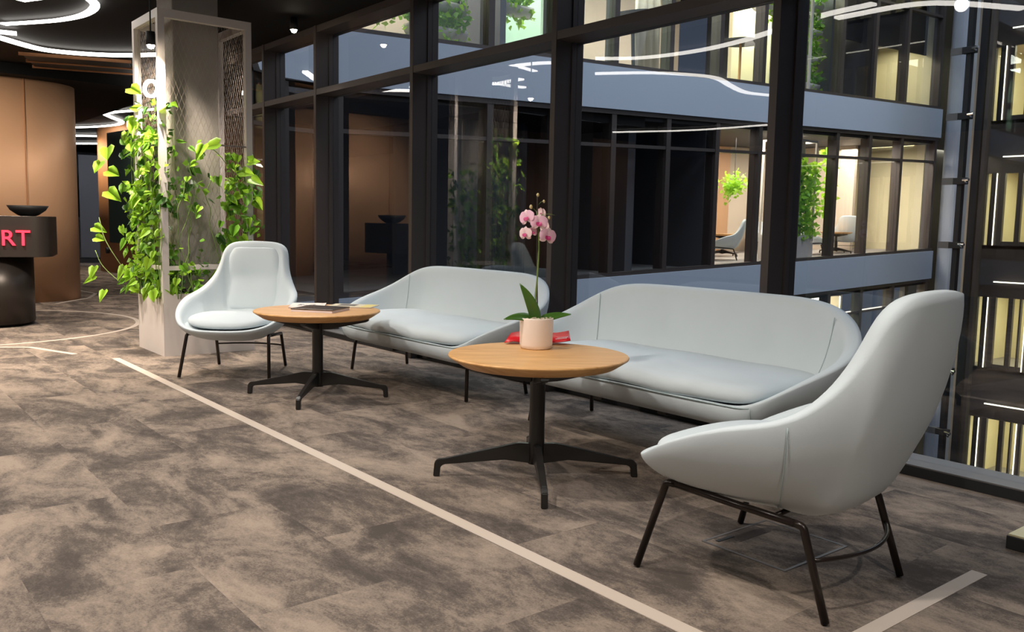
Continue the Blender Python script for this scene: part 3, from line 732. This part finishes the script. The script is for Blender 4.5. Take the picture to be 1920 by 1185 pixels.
CH_RIM = [(.435, 0, .345), (.42, .14, .347), (.375, .24, .357), (.30, .325, .385), (.21, .378, .435), (.09, .405, .490), (-.04, .408, .536), (-.17, .385, .568), (-.25, .345, .606),
          (-.325, .295, .685), (-.372, .268, .765), (-.402, .258, .83), (-.425, .243, .885), (-.45, .205, .922), (-.468, .13, .936), (-.475, 0, .940)]
def make_chair():
    t = empty('lounge_chair')
    bm, outs, cols = shell(CH_RIM, .245, .372, .03, kmax=0)
    s = link('shell', bm, 'cloth', t, True); sub(s, 1)
    N = len(outs)
    def seamcol(i, a, b, off=.002):
        P = [outs[i % N][k] for k in range(a, b)]; c = Vector((0, 0, .5)); P = [p+(p-Vector((0, 0, p.z))).normalized()*off for p in P]
        bm = bmesh.new(); tube(bm, catmull(P, 14), .0016, 5); return bm
    # side seam where the arm wrap meets the back
    ii = min(range(len(outs)//2), key=lambda i: abs(outs[i][-1].x+.19))
    for i in (ii, N-ii): link('seam', seamcol(i, 2, 9), 'seam', s, True)
    bm = bmesh.new(); cushion(bm, -.275, .385, .305, .362, .425, n=2.7, zfun=lambda x, y: .012*math.cos(min(1, abs(x-.02)/.35)*PI/2)-.02*max(0, (x-.2)/.2)**2)
    c = link('seat_cushion', bm, 'cloth', t, True); sub(c, 1)
    # padded inner back with a crease below the headrest
    def inner(z):
        # inner face of the back at the centre line
        v = (z-.245)/(.94-.245); return -(hprof(v, 0)*.475-.075*1.02)
    bm = bmesh.new(); rows = []
    for j in range(15):
        z = .43+.47*j/14; w = .205+.03*max(0, (.62-z)/.2)+ (0 if z < .80 else -.05*((z-.80)/.1)**2)
        d = .020*math.sin(PI*min(1, max(0, (z-.41)/.27))) if z < .68 else .028*math.sin(PI*min(1, (z-.68)/.25))
        row = []
        for i in range(13):
            y = w*(-1+2*i/12); curve = .055*(y/.25)**2; e = math.sqrt(max(0, 1-(y/w)**4))
            row.append(bm.verts.new((inner(z)+curve+(d+.006)*e-.014*(1-e), y, z)))
        rows.append(row)
    for A, B in zip(rows, rows[1:]):
        for i in range(12): bm.faces.new((A[i], A[i+1], B[i+1], B[i]))
    o = link('back_pad', bm, 'cloth', t, True); md = o.modifiers.new('s', 'SOLIDIFY'); md.thickness = .02; md.offset = -1; sub(o, 1)
    # steel frame
    for sg in (1, -1):
        bm = bmesh.new(); P = round_path([(.318, .315*sg, .006), (.232, .288*sg, .298), (.20, .285*sg, .298)], .03, 6)
        tube(bm, P, .0118, 12); link('leg', bm, 'brown', t, True)
        bm = bmesh.new(); P = round_path([(-.30, .255*sg, .006), (-.215, .247*sg, .262), (-.19, .25*sg, .266)], .03, 6)
        tube(bm, P, .0118, 12); link('leg', bm, 'brown', t, True)
        bm = bmesh.new(); tube(bm, [(.20, .285*sg, .298), (0, .27*sg, .282), (-.19, .25*sg, .266)], .0118, 12); link('side_rail', bm, 'brown', t, True)
    bm = bmesh.new(); P = [(-.245-.075*(1-(y/.247)**2), y, .17) for y in [(.247*(-1+2*k/16)) for k in range(17)]]; tube(bm, P, .0065, 10); link('stretcher', bm, 'brown', t, True)
    bm = bmesh.new(); tube(bm, [(.12, -.275, .292), (.12, .275, .292)], .008, 8); tube(bm, [(-.12, -.255, .268), (-.12, .255, .268)], .008, 8); link('cross_rail', bm, 'brown', t, True)
    return t
def dup(root, loc, rz):
    r = root.copy(); COL.objects.link(r); r.location = loc; r.rotation_euler = (0, 0, rz)
    for ch in list(root.children):
        c = ch.copy(); COL.objects.link(c); c.parent = r
        for g in list(ch.children):
            d = g.copy(); COL.objects.link(d); d.parent = c
    return r
chA = make_chair(); chA.location = (-1.579, 2.395, 0); chA.rotation_euler = (0, 0, math.atan2(-.089, -.996))
tag(chA, 'pale blue high-backed lounge chair seen from behind in the right foreground', 'chair', 'pale blue lounge chairs')
chB = dup(chA, (-6.12, 2.395, 0), math.atan2(-.644, .765)); tag(chB, 'pale blue high-backed lounge chair facing forward beside the white planter', 'chair', 'pale blue lounge chairs')

SO_RIM = [(.385, 0, .358), (.385, .45, .358), (.383, .68, .360), (.352, .79, .40), (.275, .868, .455), (.17, .925, .502), (.05, .955, .542), (-.07, .950, .582), (-.18, .912, .634), (-.265, .835, .697), (-.325, .715, .752),
          (-.36, .55, .780), (-.372, .3, .785), (-.372, 0, .785)]
def make_sofa():
    t = empty('sofa')
    bm, outs, cols = shell(SO_RIM, .25, .385, .60, n=40, t0=.055, t1=.085, zfull=.43)
    s = link('shell', bm, 'cloth', t, True); sub(s, 1); N = len(outs)
    h = N//2
    def seam_in(i):
        P = [p+Vector((.002, 0, 0))+(Vector((0, 0, 0))-Vector((p.x, p.y*.2, 0))).normalized()*.001 for p in cols[i % N][11:18]]
        bm = bmesh.new(); tube(bm, P, .0022, 5); link('seam', bm, 'seam', s, True)
    j = min(range(h), key=lambda i: abs(outs[i][-1].y-.80)+(9 if outs[i][-1].x > 0 else 0))
    for i in (j, N-j): seam_in(i)
    jf = min(range(h), key=lambda i: abs(outs[i][-1].y-.22))
    for i in (jf, N-jf):
        P = [p+Vector((.002, 0, 0)) for p in outs[i % N][3:9]]; bm = bmesh.new(); tube(bm, P, .0018, 5); link('seam', bm, 'seam', s, True)
    ja = min(range(h), key=lambda i: abs(outs[i][-1].y-.745)+(9 if outs[i][-1].x < 0 else 0))
    for i in (ja, N-ja):
        P = [p+Vector((.0025, 0, 0)) for p in outs[i % N][3:9]]; bm = bmesh.new(); tube(bm, P, .0024, 5); link('seam', bm, 'seam', s, True)
    bm = bmesh.new(); cushion(bm, -.26, .392, .765, .366, .462, n=9, zfun=lambda x, y: .010*math.cos(x*4)-.012*math.exp(-((abs(y)-.26)/.10)**2)*(x > -.2)-.008*max(0, (x-.1)/.27)**2)
    c = link('seat_cushion', bm, 'cloth', t, True); sub(c, 1)
    bm = bmesh.new(); tube(bm, catmull([(.30, -.805, .405), (.372, -.735, .366), (.390, -.55, .361), (.392, 0, .361), (.390, .55, .361), (.372, .735, .366), (.30, .805, .405)], 60), .0030, 6); link('front_seam', bm, 'seam', s, True)
    for y in (-.82, .645):
        sg = -1 if y < 0 else 1
        yi = y-.022*sg
        bm = bmesh.new(); P = round_path([(.235, y, .006), (.215, yi, .228), (.16, yi, .236)], .035, 6); tube(bm, P, .0118, 12); link('leg', bm, 'brown', t, True)
        bm = bmesh.new(); P = round_path([(-.25, y, .006), (-.22, yi, .228), (-.17, yi, .236)], .035, 6); tube(bm, P, .0118, 12); link('leg', bm, 'brown', t, True)
        bm = bmesh.new(); tube(bm, [(.16, yi, .236), (-.17, yi, .236)], .0118, 10); link('side_rail', bm, 'brown', t, True)
    for x in (.19, -.17):
        bm = bmesh.new(); tube(bm, [(x, -.80, .238), (x, .62, .238)], .0105, 10); link('cross_rail', bm, 'brown', t, True)
    for y in (-.32, .12):
        bm = bmesh.new(); box(bm, .12, .20, y-.03, y+.03, .205, .25, bev=.005); link('frame_bracket', bm, 'metal', t)
    return t
so1 = make_sofa(); so1.location = (-4.95, 3.36, 0); so1.rotation_euler = (0, 0, -PI/2)
tag(so1, 'pale blue curved sofa by the glass wall, left one, behind the table with magazines', 'sofa', 'pale blue curved sofas')
so2 = dup(so1, (-2.87, 3.36, 0), -PI/2); tag(so2, 'pale blue curved sofa by the glass wall, right one, behind the orchid table', 'sofa', 'pale blue curved sofas')

# ---------------------------------------------------------------- tables
def make_table():
    t = empty('side_table')
    bm = bmesh.new(); lathe(bm, [(0, .547), (.384, .547), (.390, .5455), (.393, .541), (.391, .536), (.340, .503), (.334, .500), (0, .500)], 96); o = link('table_top', bm, 'wood', t, True)
    for p in o.data.polygons: p.use_smooth = abs(p.normal.z) < .9
    bm = bmesh.new(); lathe(bm, [(0, .06), (.036, .06), (.036, .12), (.034, .2), (.034, .46), (.042, .475), (.062, .49), (.062, .500), (0, .500)], 32); link('column', bm, 'metal', t, True)
    prof = [(.02, .150), (.085, .152), (.40, .080), (.432, .077), (.447, .062), (.452, .0), (.424, .0), (.420, .045), (.405, .055), (.14, .078), (.02, .062)]
    def arm(pr, ang, w0, w1, nm):
        bm = bmesh.new(); sides = []
        for sg in (-1, 1):
            row = []
            for r, z in pr:
                w = w0+(w1-w0)*min(1, r/.43); row.append(bm.verts.new((r*math.cos(ang)-sg*w*math.sin(ang), r*math.sin(ang)+sg*w*math.cos(ang), z)))
            sides.append(row)
        n = len(pr)
        bm.faces.new(sides[0]); bm.faces.new(sides[1][::-1])
        for i in range(n): bm.faces.new((sides[0][i], sides[1][i], sides[1][(i+1) % n], sides[0][(i+1) % n]))
        bmesh.ops.recalc_face_normals(bm, faces=bm.faces)
        bmesh.ops.bevel(bm, geom=list(bm.edges), offset=.0035, segments=2, affect='EDGES', clamp_overlap=True)
        o = link(nm, bm, 'metal', t); return o
    for k in range(4):
        arm(prof, k*PI/2, .017, .013, 'leg')
    top = [(.03, .499), (.325, .499), (.33, .488), (.315, .478), (.09, .430), (.03, .425)]
    for k in range(4): arm(top, k*PI/2, .022, .016, 'top_bracket')
    return t
t2 = make_table(); t2.location = (-2.843, 2.449, 0); t2.rotation_euler = (0, 0, math.radians(54))
tag(t2, 'round oak table on a black four-legged base, in front, carrying the orchid', 'table', 'round oak tables')
t1 = dup(t2, (-5.02, 2.475, 0), math.radians(49)); tag(t1, 'round oak table on a black four-legged base, behind, carrying magazines', 'table', 'round oak tables')

# ---------------------------------------------------------------- orchid
PB = Vector((-2.985, 2.555, .5475)); oc = empty('potted_orchid', PB); tag(oc, 'pink orchid in a cream pot on the front round table', 'potted plant')
bm = bmesh.new(); lathe(bm, [(0, 0), (.066, 0), (.071, .004), (.0745, .02), (.0765, .134), (.0765, .138), (.0745, .140), (.072, .138), (.070, .12), (0, .12)], 48); link('pot', bm, 'pot', oc, True)
bm = bmesh.new()
for k in range(170):
    a = rnd.random()*6.28; r = .066*math.sqrt(rnd.random()); s = rnd.uniform(.004, .009)
    mt = Matrix.Translation((r*math.cos(a), r*math.sin(a), .127+rnd.random()*.012)) @ Matrix.Rotation(rnd.random()*3, 4, 'X') @ Matrix.Diagonal((s, s*.8, s*.6, 1))
    bmesh.ops.create_icosphere(bm, subdivisions=1, radius=1, matrix=mt)
link('bark_chips', bm, 'gravel', oc, kind='stuff')
RV = Vector((.627, .779, 0)); FV = Vector((-.779, .627, 0)); sc = 3.78/1630   # metres per pixel at the pot
def op(px, py, dep=0):
    """offset from the pot foot, sideways and up, with its own depth"""
    return RV*((px-1003)*sc)*.985+Vector((0, 0, (651-py)*sc))+FV*dep
bm = bmesh.new(); P = catmull([op(1003, 610), op(1000, 560, .0), op(1003, 500), op(1004, 440), op(999, 400), op(1000, 385)], 40); tube(bm, P, .004, 8, radii=[.0045-.0015*i/39 for i in range(40)]); link('stem', bm, 'stem', oc, True)
bm = bmesh.new(); P = catmull([op(1006, 610, .01), op(1003, 540, .008), op(1001, 470, .004), op(1000, 400, 0), op(999, 350, 0)], 30); tube(bm, P, .0028, 8); link('stake', bm, 'twig', oc, True)
def oleaf(pts, w, nrm):
    C = catmull(pts, 14); bm = bmesh.new(); rows = []
    for i, p in enumerate(C):
        t = i/13; tg = (C[min(i+1, 13)]-C[max(i-1, 0)]).normalized(); s = tg.cross(Vector(nrm)).normalized(); ww = w*math.sin(PI*(.12+.88*t)**.8)**.75 if t < 1 else .001
        ww = max(.002, ww); up = s.cross(tg)
        rows.append([bm.verts.new(p-s*ww), bm.verts.new(p-s*ww*.5-up*.0+up*(-ww*.12)), bm.verts.new(p-up*ww*.22), bm.verts.new(p+s*ww*.5-up*ww*.12), bm.verts.new(p+s*ww)])
    for A, B in zip(rows, rows[1:]):
        for k in range(4): bm.faces.new((A[k], A[k+1], B[k+1], B[k]))
    o = link('leaf', bm, 'oleaf', oc, True); md = o.modifiers.new('s', 'SOLIDIFY'); md.thickness = .002; return o
oleaf([op(1003, 610), op(998, 580, -.01), op(985, 550, -.02), op(968, 524, -.02)], .027, (.7, -.7, .15))
oleaf([op(1000, 607), op(985, 590, -.02), op(960, 588, -.05), op(938, 592, -.07)], .024, (.55, -.5, .7))
oleaf([op(1006, 607), op(1020, 592, .0), op(1045, 586, .02), op(1072, 584, .03)], .022, (.55, -.5, .7))
def petalmesh(nm, L, Wd, m, tipw=.6):
    bm = bmesh.new(); rows = []
    for i in range(7):
        t = i/6; w = Wd*math.sin(PI*(.1+.9*t)*.92)**.8*(1 if t < 1 else .5); rows.append([bm.verts.new((x*w, t*L, .12*L*math.sin(t*PI)-.02*L*abs(x))) for x in (-1, -.5, 0, .5, 1)])
    for A, B in zip(rows, rows[1:]):
        for k in range(4): bm.faces.new((A[k], A[k+1], B[k+1], B[k]))
    me = bpy.data.meshes.new(nm); bm.to_mesh(me); bm.free(); me.materials.append(M[m])
    for p in me.polygons: p.use_smooth = True
    return me
PW = petalmesh('petal', .040, .026, 'petal'); PS = petalmesh('petal', .038, .014, 'petal2'); PW2 = petalmesh('petal', .040, .026, 'petal2'); PL_ = petalmesh('lip', .017, .010, 'lip')
def flower(p, nrm, s=1, pale=False, roll=0):
    f = bpy.data.objects.new('flower', bpy.data.meshes.new('flower_core')); bm = bmesh.new(); bmesh.ops.create_icosphere(bm, subdivisions=2, radius=.0045); bm.to_mesh(f.data); bm.free(); f.data.materials.append(M['lip'])
    COL.objects.link(f); f.parent = oc; n = Vector(nrm).normalized(); up = Vector((0, 0, 1)); x = up.cross(n).normalized(); y = n.cross(x)
    f.matrix_local = Matrix.Translation(p) @ Matrix((x, y, n)).transposed().to_4x4() @ Matrix.Rotation(roll, 4, 'Z') @ Matrix.Scale(s, 4)
    for ang, me in ((0, PS), (2.2, PS), (-2.2, PS), (1.25, PW2 if pale else PW), (-1.25, PW2 if pale else PW)):
        o = bpy.data.objects.new('petal', me); COL.objects.link(o); o.parent = f; o.matrix_local = Matrix.Translation((0, 0, .002 if me in (PW, PW2) else 0)) @ Matrix.Rotation(ang, 4, 'Z')
    for ang in (PI, PI+.7, PI-.7):
        o = bpy.data.objects.new('lip', PL_); COL.objects.link(o); o.parent = f; o.matrix_local = Matrix.Translation((0, 0, .006)) @ Matrix.Rotation(ang, 4, 'Z') @ Matrix.Rotation(.5, 4, 'X')
    return f
TC = Vector((.72, -.66, .05))
flower(op(980, 397, -.02), TC+Vector((-.4, -.3, .0)), 1.0, roll=.25)
flower(op(1003, 406, -.035), TC+Vector((0, 0, -.1)), 1.02)
flower(op(978, 428, -.015), TC+Vector((-.5, -.2, -.1)), .88, True)
flower(op(991, 424, -.005), TC+Vector((.3, .3, -.1)), .62)
flower(op(1020, 432, -.02), TC+Vector((.3, .3, -.15)), 1.05, roll=-.2)
flower(op(1014, 416, .02), -TC+Vector((.8, .5, 0)), .9, True)
flower(op(1007, 388, .02), -TC+Vector((.5, .6, .2)), .7, True)
for px, py, s, dp in ((1000, 353, .0085, 0), (987, 376, .0095, 0), (1012, 365, .007, 0), (1023, 396, .0075, .0)):
    bm = bmesh.new(); bmesh.ops.create_icosphere(bm, subdivisions=2, radius=s, matrix=Matrix.Diagonal((.8, .8, 1.1, 1))); o = link('bud', bm, 'bud', oc, True); o.location = op(px, py, dp)
for a, b in (((987, 378), (998, 386)), ((1012, 365), (1001, 372)), ((1023, 397), (1003, 392)), ((1034, 391), (1003, 392)), ((980, 400), (1000, 395)), ((1020, 430), (1002, 412)), ((978, 426), (1000, 408))):
    bm = bmesh.new(); A = op(*a, .005); B = op(*b, .003); tube(bm, catmull([A, (A+B)/2+Vector((0, 0, .006)), B], 8), .0012, 6); link('flower_stalk', bm, 'stem', oc, True)

# ---------------------------------------------------------------- things on the tables
br = empty('leaflet', (-3.105, 2.665, .5475), math.atan2(RV.y, RV.x)); tag(br, 'red folded leaflet lying behind the orchid pot', 'leaflet')
bm = bmesh.new(); n = 14; rows = []
for i in range(n+1):
    u = i/n; x = -.155+.31*u; zz = .004+.010*math.sin(PI*u)**2+(.018*(u-.75)/.25 if u > .75 else 0)+.008*math.exp(-((u-.12)/.08)**2); off = .03*(1-u)
    rows.append([bm.verts.new((x+off*0-.0, -.05, zz)), bm.verts.new((x+off, .085, zz+.028))])
for A, B in zip(rows, rows[1:]): bm.faces.new((A[0], B[0], B[1], A[1]))
o = link('leaflet_cover', bm, 'red', br, True); md = o.modifiers.new('s', 'SOLIDIFY'); md.thickness = .004
for k, (a, b, y) in enumerate(((.085, .143, -.015), (.085, .138, -.028), (.095, .143, -.002))):
    bm = bmesh.new()
    xx = a
    while xx < b:
        w = rnd.uniform(.002, .005); box(bm, xx, xx+w, y-.0035, y+.0035, .019+.16*(xx-.0775)*.9+ (y+.05)*.13, .0205+.16*(xx-.0775)*.9+(y+.05)*.13); xx += w+.0016
    link('print_line', bm, 'print', br)
def sheet(name, loc, rz, w, d, h, m, label, cat='magazine', bev=.001):
    t = empty(name, loc, rz); tag(t, label, cat, 'papers on the back table')
    bx('cover', m, (-w/2, w/2, -d/2, d/2, h*.7, h), t, bev=0); bx('pages', 'print', (-w/2+.002, w/2-.002, -d/2+.002, d/2-.002, 0, h*.7), t)
    return t
ra = math.atan2(.779, .627)
m1 = sheet('magazine', (-5.25, 2.52, .5475), ra+.15, .22, .30, .010, 'paper', 'open magazine with a black and white print at the left of the back table')
for k in range(9):
    x = rnd.uniform(-.08, .05); y = rnd.uniform(-.11, .09); bx('print_block', 'ink', (x, x+rnd.uniform(.015, .05), y, y+rnd.uniform(.01, .035), .010, .0105), m1)
m2 = sheet('magazine', (-5.12, 2.78, .5475), ra-.12, .30, .21, .006, 'paper2', 'cream magazine with a yellow strip at the far edge of the back table')
bx('yellow_strip', 'yellowp', (.07, .14, -.10, .10, .006, .0066), m2); bx('photo_block', 'ink', (-.10, .02, -.03, .07, .006, .0065), m2)
m3 = sheet('notebook', (-4.965, 2.47, .5475), ra-.25, .28, .25, .02, 'book', 'dark glossy notebook lying at the front of the back table', 'notebook')
bx('cover_stripe', 'paper', (-.14, .14, -.125, -.119, .0202, .0206), m3)

# floor box and low plinth
fb = empty('floor_box', (-1.72, 2.60, 0)); tag(fb, 'square carpeted floor box lid with a slot under the near lounge chair', 'floor box')
bx('lid_frame', 'rail', (-.16, .16, -.19, -.18, -.002, .003), fb); bx('lid_frame', 'rail', (-.16, .16, .18, .19, -.002, .003), fb)
bx('lid_frame', 'rail', (-.17, -.16, -.19, .19, -.002, .003), fb); bx('lid_frame', 'rail', (.16, .17, -.19, .19, -.002, .003), fb)
bx('lid', 'carpet', (-.16, .16, -.18, .18, -.002, .002), fb); bx('cable_slot', 'black', (-.14, -.125, -.15, -.06, .002, .004), fb)
pp = empty('plinth', (-.93, 3.35, 0)); tag(pp, 'low black plinth with a brass top at the right edge of the carpet', 'plinth')
bm = bmesh.new(); box(bm, -.28, .4, -.11, .18, 0, .048, bev=.003); link('plinth_body', bm, 'black', pp)
bm = bmesh.new(); box(bm, -.275, .395, -.105, .175, .048, .054); link('plinth_top', bm, 'brass', pp)

# ---------------------------------------------------------------- things across the atrium
def pt(px, py, x=None, z=None):
    d = ray(px, py); t = (x/d.x) if x is not None else ((z-CH)/d.z); return Vector((0, 0, CH))+d*t
def far_chair(loc, rz, label, k=1.0, src=None):
    r = dup(chA, loc, rz); tag(r, label, 'chair', 'lounge chairs across the atrium'); return r
far_chair((-12.55, 16.35, sh(16.35)), -2.5, 'white lounge chair before the copper wall across the atrium')
far_chair((-12.4, 21.3, sh(21.3)), 2.2, 'pale lounge chair in the beige room across the atrium')
far_chair((-12.3, 19.5, sh(19.5)), .6, 'lounge chair nearest the far window across the atrium')
ft = dup(t2, (-13.4, 17.4, sh(17.7)), 0); tag(ft, 'round table before the copper wall across the atrium', 'table', 'tables across the atrium')
ft = dup(t2, (-12.2, 20.45, sh(20.45)), 0); tag(ft, 'round table in the beige room across the atrium', 'table', 'tables across the atrium')
fs = dup(so1, (-14.0, 20.3, sh(20.3)), 0); tag(fs, 'pale sofa against the beige wall across the atrium', 'sofa')
ty = empty('hanging_plant', (-12.3, 16.3, sh(16)+2.0)); tag(ty, 'ball of yellow green foliage hanging before the far copper wall', 'plant')
foliage('foliage', ty, [Vector((rnd.gauss(0, .12), rnd.gauss(0, .13), rnd.gauss(-.3, .12))) for _ in range(260)], .09, 'leaf')
bm = bmesh.new(); tube(bm, [(0, 0, -.2), (0, 0, .78)], .008, 6); link('hanging_cord', bm, 'black', ty)

def far_planter(y, x, lvl, label, w=.75, h=2.72, dens=500):
    z = 3.68*lvl+sh(y); t = empty('planter', (x, y, z)); tag(t, label, 'planter', 'planters across the atrium')
    bm = bmesh.new(); box(bm, -.36, .36, -w/2, w/2, 0, .55); link('planter_box', bm, 'white', t)
    for a in (-.36, .32):
        for b in (-w/2, w/2-.04): bx('post', 'white', (a, a+.04, b, b+.04, .55, h), t)
    for b in (-w/2, w/2-.04): bx('top_rail', 'white', (-.32, .32, b, b+.04, h-.05, h), t)
    for a in (-.36, .32): bx('top_rail', 'white', (a, a+.04, -w/2+.04, w/2-.04, h-.05, h), t)
    bx('column_core', 'concrete', (-.2, .2, -w*.27, w*.27, .55, h-.02), t)
    v = empty('climbing_vine', (x, y, z+.5)); tag(v, label.replace('white planter', 'green vine on the planter'), 'plant', 'vines across the atrium')
    foliage('foliage', v, [Vector((rnd.uniform(.25, .46), rnd.uniform(-w/2-.1, w/2+.1), 1.75*rnd.random())) for _ in range(dens)], .12, 'leaf')
    foliage('foliage', v, [Vector((rnd.uniform(.15, .40), rnd.uniform(-w/2-.08, w/2+.08), 1.65*rnd.random())) for _ in range(dens)], .12, 'leaf2')
    return t
far_planter(17.65, -11.8, 0, 'white planter behind the first right pane across the atrium', 1.1)
lvv = empty('climbing_vine', (-11.5, 18.75, sh(18.7)+1.0)); tag(lvv, 'slim green vine beside the far window post across the atrium', 'plant', 'vines across the atrium')
foliage('foliage', lvv, [Vector((rnd.uniform(-.1, .1), rnd.gauss(.0, .12), rnd.uniform(0, 1.5))) for _ in range(160)], .12, 'leaf')
far_planter(19.6, -12.1, -1, 'white planter one floor below across the atrium', 1.0)
# hanging troughs with plants on the upper floor
def trough(x, y0, y1, z, label):
    yc = (y0+y1)/2; t = empty('hanging_trough', (x, yc, z+sh(yc))); tag(t, label, 'planter', 'hanging plant troughs on the upper floor')
    bm = bmesh.new(); L = (y1-y0)/2; n = 14; rows = []
    for yy in (-L, -L*.97, L*.97, L):
        s = .7 if abs(yy) == L else 1; rows.append([bm.verts.new((.15*s*math.cos(PI+PI*k/n), yy, .17*s*math.sin(PI+PI*k/n)+.02)) for k in range(n+1)])
    for A, B in zip(rows, rows[1:]):
        for k in range(n): bm.faces.new((A[k], A[k+1], B[k+1], B[k]))
        bm.faces.new((A[0], B[0], B[-1], A[-1]))
    bm.faces.new(rows[0]); bm.faces.new(rows[-1][::-1]); link('trough_body', bm, 'white', t, True)
    for yy in (-L*.8, L*.8): bx('hanger', 'white', (-.015, .015, yy-.015, yy+.015, .0, .75), t)
    foliage('foliage', t, [Vector((rnd.uniform(-.2, .2), rnd.uniform(-L, L), .08+abs(rnd.gauss(0, .14)))) for _ in range(int(260*L*2))], .10, 'leaf2')
    foliage('foliage', t, [Vector((rnd.uniform(-.2, .22), rnd.uniform(-L, L), rnd.uniform(-.28, .15))) for _ in range(int(150*L*2))], .09, 'leaf')
trough(-11.65, 5.9, 7.0, 4.28, 'white hanging trough of plants in the left upper window')
trough(-11.65, 7.25, 8.3, 4.42, 'white hanging trough of plants in the second upper window, higher')
trough(-11.65, 7.25, 8.3, 4.02, 'white hanging trough of plants in the second upper window, lower')
trough(-11.65, 9.0, 9.65, 4.55, 'white hanging trough before the pale green wall')
for k in range(4):
    trough(-11.7, 17.35, 18.35, 3.98+.60*k, '%s white trough of the plant rack right of the wide post' % ('lowest', 'second lowest', 'third', 'topmost')[k])
trough(-11.7, 16.0, 16.8, 5.5, 'white hanging trough with bright leaves left of the wide post')
bx('window_post_white', 'white', (-11.45, -11.40, 17.62, 17.68, 3.68, 6.5), kind='structure', sh=sh)
rack = empty('bar_table', (-12.0, 15.9, 3.68+sh(15.9))); tag(rack, 'tall bar table with a black top on the upper floor', 'table')
bm = bmesh.new(); lathe(bm, [(0, 1.05), (.45, 1.05), (.45, 1.09), (0, 1.09)], 32); link('table_top', bm, 'black', rack)
bm = bmesh.new(); tube(bm, [(0, 0, .02), (0, 0, 1.05)], .03, 10); link('leg', bm, 'wood', rack)
bm = bmesh.new(); lathe(bm, [(0, 0), (.25, 0), (.25, .02), (0, .02)], 24); link('base', bm, 'black', rack)
fl_ = empty('floor_lamp', (-12.0, 12.6, 3.68+sh(12.6))); tag(fl_, 'black floor lamp with a wide tilted head on the upper floor', 'lamp')
bm = bmesh.new(); tube(bm, [(0, 0, .02), (0, -.08, 1.2)], .035, 10); link('pole', bm, 'black', fl_)
bm = bmesh.new(); lathe(bm, [(0, 0), (.2, 0), (.2, .02), (0, .02)], 24); link('base', bm, 'black', fl_)
bm = bmesh.new(); lathe(bm, [(0, .06), (.10, .10), (.40, .14), (.40, .16), (0, .16)], 24); o = link('lamp_shade', bm, 'black', fl_); o.location = (0, -.08, 1.1); o.rotation_euler = (.15, 0, 0)
